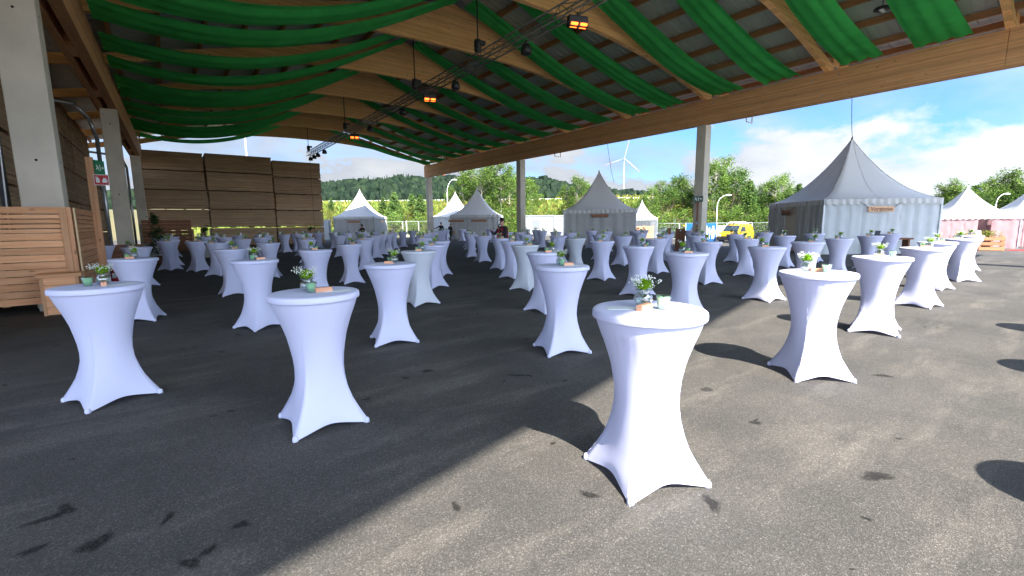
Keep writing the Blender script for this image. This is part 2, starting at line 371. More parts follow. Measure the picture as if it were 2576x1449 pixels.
# paving joints: thin bitumen strips laid 4 mm above the yard
BIT = M('bitumen_joint', (0.045, 0.044, 0.043), 0.8)
b = MB()
for (x0, y0, x1, y1) in ((-3, 5.35, 24, 3.2), (0.5, 7.9, 22, 12.6)):
    p = Vector((x0, y0, 0.004)); q = Vector((x1, y1, 0.004)); d = (q - p).normalized(); nrm = Vector((-d.y, d.x, 0)) * 0.005; n = 24; prev = None
    for k in range(n + 1):
        c = p.lerp(q, k / n) + nrm * 8 * random.uniform(-1, 1) * .5
        cur = (c - nrm, c + nrm)
        if prev: b.add([prev[0], cur[0], cur[1], prev[1]], [(0, 1, 2, 3)])
        prev = cur
b.build('yard_joint', BIT)['kind'] = 'structure'
b = MB(); rs = random.Random(31); fade = []
spots = [(0.18, 2.75, .04), (0.02, 2.62, .035), (-.06, 2.57, .04), (-.62, 3.55, .05), (-.70, 3.5, .05), (-.45, 3.05, .07), (1.9, 1.75, .04), (2.4, 1.25, .05), (3.5, .75, .07), (1.2, 2.15, .03), (5.9, 1.3, .06), (2.2, 4.5, .06), (4.3, 3.2, .07), (2.9, 3.75, .05), (3.7, 1.6, .04), (3.75, 1.62, .02)]
spots += [(rs.uniform(-2, 9), rs.uniform(2, 14), rs.uniform(.008, .038)) for _ in range(90)] + [(rs.uniform(2, 14), rs.uniform(.3, 4), rs.uniform(.006, .024)) for _ in range(40)]
for x, y, r in spots:
    n = 14; a0 = rs.uniform(0, 3); st = rs.uniform(1, 2.2); ph = [rs.uniform(0, 6) for _ in range(3)]
    ring = []
    for i in range(n):
        t = 2 * math.pi * i / n; rr = r * (1 + .25 * math.sin(2 * t + ph[0]) + .18 * math.sin(3 * t + ph[1]) + .12 * math.sin(5 * t + ph[2])); p, q = rr * math.cos(t) * st, rr * math.sin(t) / st ** .5
        ring.append((p * math.cos(a0) - q * math.sin(a0), p * math.sin(a0) + q * math.cos(a0)))
    o = len(b.v); b.v.append((x, y, 0.004)); fade.append(1.0)
    for f_, al in ((.55, .9), (.85, .45), (1.15, 0.0)):
        for p, q in ring: b.v.append((x + p * f_, y + q * f_, 0.004)); fade.append(al)
    fs = [(o, o + 1 + i, o + 1 + (i + 1) % n) for i in range(n)] + [(o + 1 + k * n + i, o + 1 + (k + 1) * n + i, o + 1 + (k + 1) * n + (i + 1) % n, o + 1 + k * n + (i + 1) % n) for k in range(2) for i in range(n)]
    b.f += fs; b.m += [0] * len(fs); b.sm += [False] * len(fs)
OIL = M('oil_stain', (0.014, 0.013, 0.012), 0.7); N_ = NT(OIL.node_tree); at_ = N_.add('ShaderNodeAttribute', attribute_name='fade'); tn = N_.add('ShaderNodeTexNoise', i_Scale=55.0, i_Detail=4.0)
N_.link(N_.add('ShaderNodeTexCoord').outputs['Object'], tn.inputs['Vector']); al = N_.math('MULTIPLY', at_.outputs['Fac'], N_.ramp(tn.outputs[0], [(0.3, 0.35), (0.6, 0.95)]))
bs = [n_ for n_ in N_.n if n_.type == 'BSDF_PRINCIPLED'][0]; N_.link(al, bs.inputs['Alpha'])
so = b.build('yard_stain', OIL); so['kind'] = 'structure'; fa = so.data.attributes.new('fade', 'FLOAT', 'POINT'); fa.data.foreach_set('value', fade)

# ---------------------------------------------------------------- timber hall
hall = thing('timber_hall', 'open timber hall with concrete columns and curved glulam rafters over the whole yard', 'hall')
RW = [-2.42, 2.66, 7.71, 12.96, 17.93, 22.95, 28.08, 33.1, 38.2, 43.5]
MID, HALF = 10.45, 11.55
def roof_z(u):
    if u > 22: return 8.25
    if u < -1.1: return 8.25 + 0.195 * (u + 1.1)
    return 11.15 - 0.2511 * abs(u - MID)
def soffit(u):
    t = abs(u - MID) / HALF
    if u < -1.1: return 7.6 + 0.19 * (u + 1.1)
    return 9.08 - 1.48 * min(t, 1) ** 2.3
us = [-7.2, -5, -3, -1.1] + [-1.1 + 23.1 * i / 30 for i in range(1, 31)] + [22.42]
poly = [(u, soffit(min(u, 22))) for u in us] + [(u, roof_z(u) - 0.30) for u in reversed(us)]
raf = MB().prism(poly, (0, 0.1, 0), (1, 0, 0), (0, 0, 1), (0, -0.2, 0)).mesh('rafter', GLULAM)
out = MB().box((25.2, 0, 8.1), (5.5, 0.14, 0.24)).mesh('outrigger', GLULAM)
for w in RW:
    part('rafter', raf, hall, (0, w, 0)); part('outrigger', out, hall, (0, w, 0))
V0, V1 = -5.9, 44.2
def verge(u): return -5.66 + 0.12 * max(0.0, min(u, 20) - MID)
k = 0
pur = {}
for side in (-1, 1):
    for i in range(1, 14):
        u = MID + side * (0.55 + i * 1.35)
        if u > 27.6 or u < -7: continue
        y0 = verge(u) + 0.4; b = MB().box((0, 0, 0), (0.10, V1 - 0.1 - y0, 0.215)); b.build('purlin', PURLIN, hall, (u, (y0 + V1 - 0.1) / 2, roof_z(u) - 0.135 - (0.02 if u > 22 else 0)))
# corrugated sheets: one per bay and slope
def sheet(ua, ub, w0, w1, skew=False):
    prof = []; w = w0
    while w < w1 - 1e-3:
        for dw, dz in ((0, 0), (0.24, 0), (0.255, 0.035), (0.285, 0.035), (0.30, 0)):
            if w + dw <= w1 + 1e-6: prof.append((w + dw, dz))
        w += 0.30
    if prof[-1][0] < w1 - 1e-6: prof.append((w1, 0))
    b = MB(); n = len(prof)
    vs = []
    for u in (ua, ub):
        z = roof_z(u - 0.001 if u > ua else u + 0.001) if not (ua < 22 < ub) else roof_z(u)
        for w, dz in prof:
            ww = w if not skew else max(w, verge(u))
            vs.append((u, ww, z + dz))
    fs = [(i, i + n, i + n + 1, i + 1) for i in range(n - 1)]
    b.add(vs, fs); return b
edges = [V0] + RW[1:-1] + [V1]
for w0, w1 in zip(edges, edges[1:]):
    for ua, ub in ((-7.2, -1.1), (-1.1, MID), (MID, 16.0), (16.0, 22.0), (22.0, 28.0)):
        sheet(ua, ub, w0, w1, skew=(w0 == edges[0])).build('roof_panel', SHEET, hall)
# eave beam on the right
cuts = [-4.4, 2.66, 17.93, 33.1, 44.0]
for a, c in zip(cuts, cuts[1:]):
    MB().box((0, 0, 0), (0.26, c - a - 0.012, 1.15)).build('eave_beam', GLULAM_L, hall, (22.13, (a + c) / 2, 7.025))
MB().box((22.13, 19.8, 6.435), (0.30, 48.4, 0.03)).build('beam_cap', GLULAM_L, hall)
# left beam: a pair with blocks between
def lu(w): return -1.30 + 0.0145 * (w - 13.5)
def slanted(name, off, wd, w0, w1, z0, z1, mt):
    b = MB(); p = (lu(w0) - off, w0, (z0 + z1) / 2); q = (lu(w1) - off, w1, (z0 + z1) / 2); c = Vector(p).lerp(Vector(q), .5)
    L = (Vector(q) - Vector(p)).length; ang = math.atan2(q[0] - p[0], q[1] - p[1])
    return MB().box((0, 0, 0), (wd, L, z1 - z0)).build(name, mt, hall, tuple(c), rz=-ang)
slanted('inner_beam', 0.13, 0.26, -4.5, 44.0, 6.45, 7.6, GLULAM_L); slanted('outer_beam', 0.50, 0.16, -4.5, 44.0, 6.45, 7.6, GLULAM_L)
for w in [8, 13.2, 17.9, 22.9, 28.1, 33.1, 38.2, 43.3]: slanted('spacer_block', 0.34, 0.155, w - 0.45, w + 0.45, 6.46, 7.0, GLULAM_L)
# columns
def column(u0, u1, w0, w1, top, faceu):
    c = MB().box(((u0 + u1) / 2, (w0 + w1) / 2, top / 2), (u1 - u0, w1 - w0, top)).build('column', CONC, hall, bevel=0.02)
    for z in (3.0, 5.85):
        h = MB().tube(((u0 + u1) / 2, w0 - 0.001, z), ((u0 + u1) / 2, w0 + 0.03, z), 0.025, 10).tube((faceu - 0.001 * (1 if faceu == u1 else -1) * -1, (w0 + w1) / 2, z), (faceu + (0.03 if faceu == u0 else -0.03), (w0 + w1) / 2, z), 0.025, 10)
        h.build('form_hole', HOLE, c)
    return c
for w in (-2.4, 12.84, 27.85, 43.25): column(22.0, 22.5, w, w + 0.5, 6.42, 22.0)
column(-2.25, -1.62, 13.2, 13.8, 6.45, -1.62)
for w in (25.3, 40.5): column(lu(w) - 0.55, lu(w), w, w + 0.5, 6.45, lu(w))
for w in RW[2:]:
    for dw, dz in ((-.45, .35), (.5, .3), (.1, -.35)): MB().tube((21.985, w + dw, 7.03 + dz), (22.0, w + dw, 7.03 + dz), .035, 8).build('bolt_head', STEEL, hall)
MB().box((22.25, 13.09, 0.8), (0.53, 0.53, 0.03)).build('tape_band', M('green_tape', (0.05, 0.16, 0.08), 0.6), hall)
# floodlight brackets outside the eave beam
def bracket(w):
    b = MB(); o = Vector((22.3, w, 6.55))
    for dz in (0, -0.28): b.bar(o + Vector((0, 0, dz)), o + Vector((0.55, 0, dz)), 0.04)
    b.bar(o + Vector((0.55, 0, 0.02)), o + Vector((0.55, 0, -0.3)), 0.04).bar(o + Vector((0.0, 0, 0.02)), o + Vector((0.0, 0, -0.3)), 0.04); return b
for w in (11.0, 24.3, 37.5): bracket(w).build('light_bracket', WHITE_P, hall)
# downpipes
def downpipe(pts, r): return MB().path(pts, r, 10).build('downpipe', STEEL, hall)
downpipe([(-4.4, 24.2, 6.5), (-2.35, 24.6, 6.35), (-2.0, 24.9, 5.9), (-1.86, 25.2, 5.2), (-1.86, 25.2, 0.0)], 0.07)
downpipe([(-4.4, 39.6, 6.5), (-1.9, 40.1, 6.3), (-1.68, 40.3, 5.6), (-1.68, 40.3, 0.0)], 0.07)
downpipe([(-2.62, 13.15, 6.9), (-2.62, 13.15, 1.5)], 0.085)
MB().path([(-2.42, 13.1, 6.9), (-2.45, 13.1, 5.0), (-2.38, 13.1, 3.5), (-2.44, 13.1, 1.6)], 0.014, 6).build('cable', WHITE_P, hall)
MB().box((-2.46, 13.3, 4.2), (0.10, 0.2, 5.4)).build('cable_tray', BLACK, hall)

# ---------------------------------------------------------------- green ceiling cloths
def hermite(t, z0, z1, s0, s1, L):
    return (1 - 3 * t * t + 2 * t ** 3) * z0 + (3 * t * t - 2 * t ** 3) * z1 + L * (t * (1 - t) ** 2 * s0 - t * t * (1 - t) * s1)
def cloth(ua, ub, za, zb, sa, sb, wa, wb, w, side, i):
    sa += random.uniform(-.035, .035); wa *= random.uniform(.92, 1.06); wb *= random.uniform(.85, 1.15)
    b = MB(); nu, nw = 34, 14; L = abs(ub - ua); ph = random.uniform(0, 6)
    for a in range(nu + 1):
        t = a / nu; u = ua + (ub - ua) * t; z = hermite(t, za, zb, sa, sb, L); wd = wa + (wb - wa) * t
        for c in range(nw + 1):
            s = c / nw - 0.5; fold = 0.035 * math.sin(s * 19 + ph + 2 * t) * (1.2 - 0.6 * math.sin(math.pi * t)) + 0.018 * math.sin(s * 41 + ph * 2 + t * 3)
            edge = -0.05 * (abs(s) * 2) ** 6
            b.v.append((u, w + s * wd + 0.03 * math.sin(t * 9 + ph), z + fold + edge + (0.22 if side == 'left' else 0.12) * s * s * 4 * math.sin(math.pi * t) ** .5))
    for a in range(nu):
        for c in range(nw):
            q = a * (nw + 1) + c; b.f.append((q, q + 1, q + nw + 2, q + nw + 1)); b.m.append(0); b.sm.append(True)
    o = b.build('ceiling_cloth', GREEN)
    near = 'near the camera' if w < 10 else ('midway down the hall' if w < 26 else 'towards the far end')
    tag(o, f'{ORD[i]} green cloth swag from the front, hung under the {side} half of the roof', 'cloth', f'green cloth swags under the {side} roof half')
i = 0
for a, c in zip(RW, RW[1:]):
    for w in ((a + 1.6), (c - 1.15)):
        lift = 0.5 * min(1, max(0, (w - 17) / 22)) + (0.38 if w > 38 else 0)
        cloth(22.0, 10.7, 7.72, 10.5, 0.0, 0.4, 1.42, 0.9, w, 'right', i)
        cloth(-1.05, 10.3, 7.35 + lift, 10.6 + lift * .3, -0.30, 0.6, 1.62, 1.1, w, 'left', i); i += 1

# ---------------------------------------------------------------- lighting truss, hoists and lamps
TA, TB = Vector((8.35, 7.0, 6.80)), Vector((9.35, 38.2, 7.08))
tr = thing('lighting_truss', 'long dark box truss hanging under the rafters with lamps on it', 'truss')
tr.location = TA; d = (TB - TA); L = d.length; dn = d.normalized(); side = Vector((0, 0, 1)).cross(dn).normalized()
ch = MB(); h = 0.145
for sx, sz in ((-1, -1), (1, -1), (-1, 1), (1, 1)):
    o = side * h * sx + Vector((0, 0, h * sz)); ch.tube(o, d + o, 0.024, 6)
ch.build('chord', TRUSS, tr)
lc = MB(); n = int(L / 0.36)
for k in range(n):
    p = d * (k / n); q = d * ((k + 1) / n)
    for a, c in (((-1, -1), (1, -1)), ((-1, 1), (1, 1)), ((-1, -1), (-1, 1)), ((1, -1), (1, 1))):
        if k % 2: a, c = c, a
        lc.tube(p + side * h * a[0] + Vector((0, 0, h * a[1])), q + side * h * c[0] + Vector((0, 0, h * c[1])), 0.011, 4, cap=False)
o = lc.build('lacing', TRUSS, tr)
def on_truss(w): t = (w - TA.y) / (TB.y - TA.y); return TA + d * t
for i, (w, rw) in enumerate(((12.96, 12.96), (17.93, 17.93), (28.08, 28.08), (38.1, 38.2))):
    p = on_truss(w); top = soffit(p.x) + 0.02
    t = thing('chain_hoist', f'{ORD[i]} black chain hoist from the front, between rafter and truss', 'hoist', p, group='chain hoists holding the truss')
    MB().lathe([(0, .62), (.10, .62), (.12, .56), (.12, .30), (.10, .24), (0, .24)], 10).box((0.13, 0, 0.55), (0.26, 0.14, 0.12)).build('motor', BLACK, t)
    MB().tube((0, 0, 0.6), (0, 0, top - p.z), 0.022, 6).tube((0, 0, 0.1), (0, 0, 0.3), 0.015, 6).build('chain', BLACK, t)
def par(w, dz, big, lit, i, lab):
    p = on_truss(w); t = thing('stage_lamp', lab, 'lamp', p + Vector((0, 0, -h - 0.02)), rz=R(-20), group='stage lamps hanging from the truss')
    if lit:
        MB().box((0, 0, -0.22), (0.50, 0.16, 0.26)).box((0, 0, -0.05), (0.05, 0.05, 0.12)).build('housing', BLACK, t, bevel=0.02)
        for sx in (-1, 1):
            MB().box((sx * 0.12, -0.065, -0.315), (0.17, 0.13, 0.03), rx=R(-32)).build('lens', ORANGE_LIT, t)
    else:
        MB().tube((0, 0, 0), (0, 0, -0.14), 0.018, 6).lathe([(0, -.10), (.10, -.12), (.15, -.24), (.155, -.36), (.13, -.37), (0, -.35)], 12).build('housing', BLACK, t)
par(8.35, 0, 1, True, 0, 'large stage lamp with two glowing orange panels nearest the camera')
par(16.6, 0, 1, True, 1, 'orange glowing stage lamp under the middle of the truss')
par(26.4, 0, 1, True, 2, 'small orange glowing stage lamp near the far end of the truss')
for i, w in enumerate((10.4, 14.5, 19.3, 23.7, 33.3, 35.2, 36.4, 37.6)):
    par(w, 0, 0, False, i, f'unlit black stage lamp, {ORD[i]} from the front on the truss')
MB().tube(on_truss(37.9), (9.32, 37.95, 0.0), 0.012, 5).build('power_cable', BLACK)
tag(bpy.data.objects['power_cable'], 'thin black cable dropping from the far truss end to the ground', 'cable')
# ceiling loudspeaker-like lamp
t = thing('hall_lamp', 'round double lamp hanging under the roof sheets at upper right', 'lamp', (18.9, 5.2, 8.30))
MB().tube((0, 0, 0), (0, 0, 0.45), 0.012, 6).lathe([(0, .05), (.22, .02), (.24, -.03), (.18, -.06), (0, -.06)], 16).build('shade', BLACK, t)
for s in (-1, 1): MB().ball((s * 0.09, 0, -0.06), 0.08, 8, 5, sq=(1, 1, .5)).build('lens', WHITE_P, t)
# ---------------------------------------------------------------- bistro tables
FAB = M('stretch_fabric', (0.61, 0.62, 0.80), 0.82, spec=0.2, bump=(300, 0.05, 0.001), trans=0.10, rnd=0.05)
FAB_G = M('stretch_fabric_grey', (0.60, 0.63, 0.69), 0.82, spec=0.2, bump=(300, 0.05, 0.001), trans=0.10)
HEM = M('foot_pocket', (0.56, 0.57, 0.72), 0.8)
def cover_mesh(wrinkle, fab, seed, name):
    rnd = random.Random(seed); b = MB(); n = 72; zs = [0, .02, .05, .09, .15, .22, .30, .39, .48, .57, .66, .75, .83, .90, .95, .99, 1.02, 1.045, 1.06]
    wr = [(rnd.uniform(0, 6.28), rnd.uniform(.25, .7), rnd.uniform(.6, 1)) for _ in range(6)]
    def base(z):
        pts = [(0, .415), (.05, .385), (.12, .335), (.22, .275), (.35, .225), (.50, .203), (.62, .207), (.75, .232), (.87, .268), (.97, .308), (1.06, .338)]
        for (z0, r0), (z1, r1) in zip(pts, pts[1:]):
            if z <= z1: t = (z - z0) / (z1 - z0); return r0 + (r1 - r0) * t
        return .338
    for z in zs:
        t = z / 1.06; wgt = max(0, 1 - t / 0.62) ** 1.25
        for i in range(n):
            th = 2 * math.pi * i / n; q = (th % (math.pi / 2)); side = math.sin(2 * q)
            chord = 0.7071 / math.cos(math.pi / 4 - q); shape = chord * (1 - 0.10 * side)
            r = base(z) * ((1 - wgt) + wgt * shape)
            crease = 0.007 * wgt ** .5 * math.exp(-((min(q, math.pi / 2 - q)) / 0.05) ** 2) if z < .8 else 0
            hem = 0.055 * side ** 0.8 * max(0, 1 - z / 0.16)          # hem arches up between the feet
            zz = z + hem
            r -= 0.012 * side * max(0, 1 - z / 0.12)
            if wrinkle:
                for a0, sp, am in wr:
                    dd = (th - a0 + math.pi) % (2 * math.pi) - math.pi
                    if abs(dd) < sp: r += wrinkle * am * math.sin(dd * 38 + (1.05 - z) * 9) * math.exp(-((0.955 - z) / 0.075) ** 2) * (1 - (dd / sp) ** 2)
            r += crease
            b.v.append((r * math.cos(th), r * math.sin(th), zz))
    for k in range(len(zs) - 1):
        for i in range(n):
            a = k * n + i; c = k * n + (i + 1) % n; b.f.append((a, c, c + n, a + n)); b.m.append(0); b.sm.append(True)
    return b.mesh(name, fab)
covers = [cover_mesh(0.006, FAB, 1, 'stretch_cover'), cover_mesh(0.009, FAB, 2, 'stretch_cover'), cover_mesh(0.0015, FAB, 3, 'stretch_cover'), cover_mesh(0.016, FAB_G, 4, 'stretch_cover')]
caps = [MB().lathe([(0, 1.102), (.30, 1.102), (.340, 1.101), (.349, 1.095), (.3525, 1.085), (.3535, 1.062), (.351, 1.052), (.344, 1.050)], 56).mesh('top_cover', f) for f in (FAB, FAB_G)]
foot = MB().lathe([(0, .0), (.021, .0), (.024, .010), (.022, .030), (.014, .042), (0, .044)], 10).mesh('foot_pocket', HEM)
# things on the tables
GLASS = glassy('vase_glass', (0.96, 0.98, 0.99), 0.22); GLASS_G = glassy('candle_glass', (0.80, 0.95, 0.83), 0.10)
WATER = glassy('vase_water', (0.80, 0.90, 0.90), 0.05)
WAX = M('green_wax', (0.50, 0.80, 0.50), 0.5, trans=0.2); WICK = M('wick', (0.03, 0.02, 0.02), 0.9)
MUM = leafy('green_bloom', (0.13, 0.26, 0.012), (0.27, 0.46, 0.02), (0.38, 0.60, 0.05), 20, 0.3)
BREATH = M('white_blossom', (0.82, 0.84, 0.78), 0.8); STEM = M('stem_green', (0.10, 0.19, 0.05), 0.7)
LEAF = leafy('bouquet_leaf', (0.03, 0.09, 0.02), (0.07, 0.17, 0.03), None, 15, 0.3)
BLOCK = wood('block_wood', (0.74, 0.42, 0.27), (0.62, 0.31, 0.18), axis=0, scale=2.0, knots=False, rnd=0.25)
CARD = M('menu_card', (0.70, 0.74, 0.74), 0.5, noise=(30, 0.08)); CARD_D = M('dark_clipboard', (0.10, 0.11, 0.13), 0.5)
INK = M('print_ink', (0.25, 0.28, 0.30), 0.6)
vase_prof = [(0, .004), (.022, .004), (.034, .012), (.047, .032), (.050, .048), (.045, .064), (.030, .078), (.028, .083), (.044, .092), (.046, .094)]
vase_me = MB().lathe(vase_prof, 30, flute=0.025, nf=15).mesh('glass_bowl', GLASS)
water_me = MB().lathe([(0, .007), (.030, .013), (.043, .033), (.046, .048), (0, .049)], 16).mesh('water', WATER)
def bloom(seed):
    rnd = random.Random(seed); b = MB()
    for k in range(260):
        v = Vector((rnd.gauss(0, 1), rnd.gauss(0, 1), rnd.gauss(.35, 1))).normalized(); 
        if v.z < -0.45: continue
        c = Vector((0, 0, .118)) + Vector((v.x * .036, v.y * .036, v.z * .030)) * rnd.uniform(.8, 1.0); o = v.orthogonal().normalized(); s = v.cross(o)
        a = rnd.uniform(0, 6.28); p = (o * math.cos(a) + s * math.sin(a)) * 0.006; tip = c + v * 0.009
        b.add([c - p, c + p, tip + p * .6, tip - p * .6], [(0, 1, 2, 3)])
    b.ball((0, 0, .116), .031, 10, 6, sq=(1, 1, .8)); return b.mesh('green_bloom', MUM)
def sprays(seed, n):
    rnd = random.Random(seed); bl = MB(); st = MB(); lf = MB()
    for k in range(n):
        a = rnd.choice((rnd.gauss(0.4, .5), rnd.gauss(3.3, .5), rnd.uniform(0, 6.28))); tilt = rnd.uniform(.35, .95); L = rnd.uniform(.06, .11)
        e = Vector((math.cos(a) * math.sin(tilt), math.sin(a) * math.sin(tilt), math.cos(tilt))) * L + Vector((0, 0, .075))
        st.tube((0, 0, .03), e, .0009, 3, cap=False)
        for _ in range(9):
            p = e + Vector((rnd.gauss(0, .011), rnd.gauss(0, .011), rnd.gauss(0, .009))); bl.ball(p, rnd.uniform(.0020, .0036), 5, 4)
            st.tube(e * .85 + Vector((0, 0, .006)), p, .0005, 3, cap=False)
    for k in range(9):
        a = rnd.uniform(0, 6.28); d0 = Vector((math.cos(a), math.sin(a), .25)); c = Vector((0, 0, .088)) + d0 * .028; s = Vector((-math.sin(a), math.cos(a), 0)) * .010
        lf.add([c, c + d0 * .02 + s, c + d0 * .045, c + d0 * .02 - s], [(0, 1, 2, 3)])
    for k in range(5):
        a = rnd.uniform(0, 6.28); st.tube((.012 * math.cos(a), .012 * math.sin(a), .01), (-.01 * math.cos(a), -.01 * math.sin(a), .10), .0014, 4, cap=False)
    return bl.mesh('baby_breath', BREATH), st.mesh('stems', STEM), lf.mesh('leaves', LEAF)
blooms = [bloom(s) for s in (1, 2)]; spr = [sprays(s, n) for s, n in ((3, 15), (4, 20), (5, 10))]
jar_me = MB().lathe([(0, .003), (.026, .003), (.029, .006), (.036, .060), (.040, .062), (.041, .078), (.039, .078), (.036, .064), (.033, .060), (.026, .008), (0, .007)], 22).mesh('glass_jar', GLASS_G)
wax_me = MB().lathe([(0, .008), (.0255, .009), (.0335, .058), (.0345, .066), (0, .067)], 20).mesh('wax', WAX)
wick_me = MB().tube((0, 0, .065), (0.001, 0, .078), .0012, 4).mesh('wick', WICK)
def block_mesh():
    b = MB(); L, wd, hh = .125, .038, .036
    for s in (-1, 1): b.box((0, s * (wd / 4 + .0012), hh / 2), (L, wd / 2 - .0012, hh))
    b.box((0, 0, hh / 2 - .004), (L * .98, .006, hh - .012)); return b
block_me = block_mesh().mesh('wooden_card_block', BLOCK)
card_me = MB().box((0, 0, .0012), (.21, .10, .002)).mesh('menu_card', CARD)
def stand_card():
    b = MB().box((0, 0, .075), (.105, .003, .148), 0, rx=R(-12))
    for k in range(6): b.box((0, -.0035 - (.105 - k * .015) * .0, .05 + k * .014), (.07, .001, .004), 1, rx=R(-12))
    return b
stand_me = stand_card().mesh('menu_stand', [CARD, INK]); stand_dark = MB().box((0, 0, .085), (.15, .006, .17), rx=R(-25)).mesh('menu_stand', CARD_D)

ROWS = [
  [(2.37,1.71,26),(5.39,1.82,4),(8.22,1.98,57),(11.3,2.11,37),(14.32,2.44,32),(16.67,2.34,6),(19.95,2.7,37)],
  [(0.92,3.9,45),(3.97,4.19,24),(7.13,4.42,49),(9.84,4.27,38),(12.66,4.54,49),(15.47,4.75,49),(18.52,4.81,14),(21.18,4.94,49)],
  [(-0.56,5.73,68),(2.46,6.06,31),(5.59,6.35,49),(8.4,6.38,49),(11.37,6.43,25),(13.91,6.63,66),(17.29,6.94,49),(20.35,7.09,49)],
  [(1.1,8.32,70),(4.1,8.59,49),(7.06,8.77,65),(9.97,8.86,55),(12.55,8.84,43),(15.81,9.37,49),(18.27,9.16,42),(21.32,9.41,49)],
  [(-0.5,10.38,30),(2.62,10.71,49),(5.47,10.67,59),(8.31,10.95,60),(11.15,11.1,49),(13.86,11.28,51),(16.78,11.4,47),(20.03,11.79,49)],
  [(1.18,12.74,49),(4.12,13.03,42),(6.95,13.02,74),(9.62,13.33,54),(12.74,13.66,49),(15.29,13.67,52),(18.77,14.19,49),(21.88,14.67,76),(24.61,15.06,49)],
  [(-1.62,18.4,40),(-0.69,16.22,2),(2.57,16.26,27),(5.75,16.52,26),(8.04,16.28,49),(10.85,16.42,34),(13.56,16.77,49),(16.77,17.04,44),(19.83,17.33,40),(22.55,17.37,49),(24.41,18.23,49)],
  [(1.31,18.14,2),(4.29,18.7,49),(6.53,18.58,49),(9.24,18.83,49),(11.92,19.02,24),(16.28,20.74,49),(18.69,20.25,49),(21.44,19.94,50)],
  [(0.01,21.78,1),(0.86,20.42,71),(2.49,21.85,49),(4.97,21.72,12),(8.15,21.9,44),(10.47,21.33,49),(16.81,22.59,49),(19.72,22.7,13),(23.14,23.46,49)],
  [(0.1,24.01,89),(3.48,23.73,49),(7.14,24.22,27),(9.35,24.17,44),(12.28,24.5,49),(15.14,24.29,54)],
  [(2.27,26.53,49),(5.81,26.48,58),(10.63,26.42,10),(13.97,26.95,49),(16.84,27.2,57),(24.3,30.0,49),(22.62,26.72,18)],
  [(-0.27,28.61,49),(1.61,29.28,49),(4.43,28.54,49),(9.46,30.4,49),(12.21,29.39,66),(16.38,30.65,49)],
  [(0.21,30.89,8),(2.16,31.75,49),(3.37,30.95,49),(4.6,31.65,49),(5.79,30.82,65),(6.63,31.52,49),(10.71,30.92,49),(13.72,31.23,28),(22.71,32.55,87)],
  [(7.9,34.16,49),(8.7,34.39,30),(9.4,33.12,29),(11.84,34.87,49),(12.26,33.19,49),(15.96,34.45,65),(18.07,33.28,49)],
  [(19.68,35.59,82),(22.31,37.18,86),(25.21,36.85,10)],
]
GREY_T = {(4.1, 8.59), (7.06, 8.77), (11.15, 11.1)}
protos = {}
def make_table(k):
    t = thing('bistro_table', 'x', 'bistro table', group='white bistro tables set out across the yard')
    part('stretch_cover', covers[k], t); part('top_cover', caps[1 if k == 3 else 0], t)
    for j in range(4):
        a = j * math.pi / 2; part('foot_pocket', foot, t, (.394 * math.cos(a), .394 * math.sin(a), 0))
    return t
def seam_mesh():
    b = MB(); pts = []
    prof = [(0, .415), (.05, .385), (.12, .335), (.22, .275), (.35, .225), (.50, .203), (.62, .207), (.75, .232), (.87, .268), (.97, .308)]
    for z in (.02, .05, .09, .15, .22, .30, .39, .48, .57, .66, .75):
        wgt = max(0, 1 - z / 1.06 / 0.62) ** 1.25
        for (z0, r0), (z1, r1) in zip(prof, prof[1:]):
            if z0 <= z <= z1: r = r0 + (r1 - r0) * (z - z0) / (z1 - z0)
        pts.append(Vector((r + .007 * wgt ** .5 + .0003, 0, z)))
    return b.path(pts, .0009, 4).mesh('seam', HEM)
SEAM = seam_mesh()
def make_vase(k):
    t = thing('flower_vase', 'x', 'vase', group='glass vases of flowers on the bistro tables')
    part('glass_bowl', vase_me, t); part('water', water_me, t); part('green_bloom', blooms[k % 2], t, (0, 0, 0), rz=k)
    bl, st, lf = spr[k % 3]; part('baby_breath', bl, t)['kind'] = 'stuff'; part('stems', st, t); part('leaves', lf, t); return t
def make_candle():
    t = thing('candle_jar', 'x', 'candle', group='green candle jars on the bistro tables')
    part('glass_jar', jar_me, t); part('wax', wax_me, t); part('wick', wick_me, t); return t
used = set()
def inst(key, maker, *a):
    if key not in protos: protos[key] = maker(*a); used.add(key); return protos[key]
    return copy_tree(protos[key])
NEAR = {  # (table) : vase, candle, block, card in metres (picture right, away from camera), block turn, bloom side
 (2.37, 1.71): ((-.035, .055), (.085, -.01), (-.025, -.055), (-.15, -.03), 60),
 (0.92, 3.9): ((-.045, .04), (-.02, -.045), (.075, -.02), (.18, -.02), 5),
 (-0.56, 5.73): ((.045, .02), (-.065, -.01), (.045, -.05), (.17, -.02), 88),
 (5.39, 1.82): ((-.10, .03), (.075, -.03), (-.005, .02), (-.2, -.04), 20),
 (8.22, 1.98): ((-.03, .06), (.12, .02), (-.03, .0), (-.15, -.03), 10),
 (3.97, 4.19): ((-.015, .05), (.0, -.03), (.085, .0), (.18, -.03), 5),
 (2.46, 6.06): ((.05, .0), (.0, .06), (-.02, -.02), (-.16, -.02), 5),
 (1.1, 8.32): ((.0, .02), (-.03, -.03), (.085, .0), (.18, 0), 5),
 (9.84, 4.27): ((-.10, .04), (.0, .04), (-.03, -.04), (.15, 0), 5),
 (7.13, 4.42): ((-.06, .05), (.03, .03), (.04, -.04), (.17, -.03), 5)}
rnd = random.Random(11)
FIRST = {0: 'front', 1: 'second', 2: 'third'}
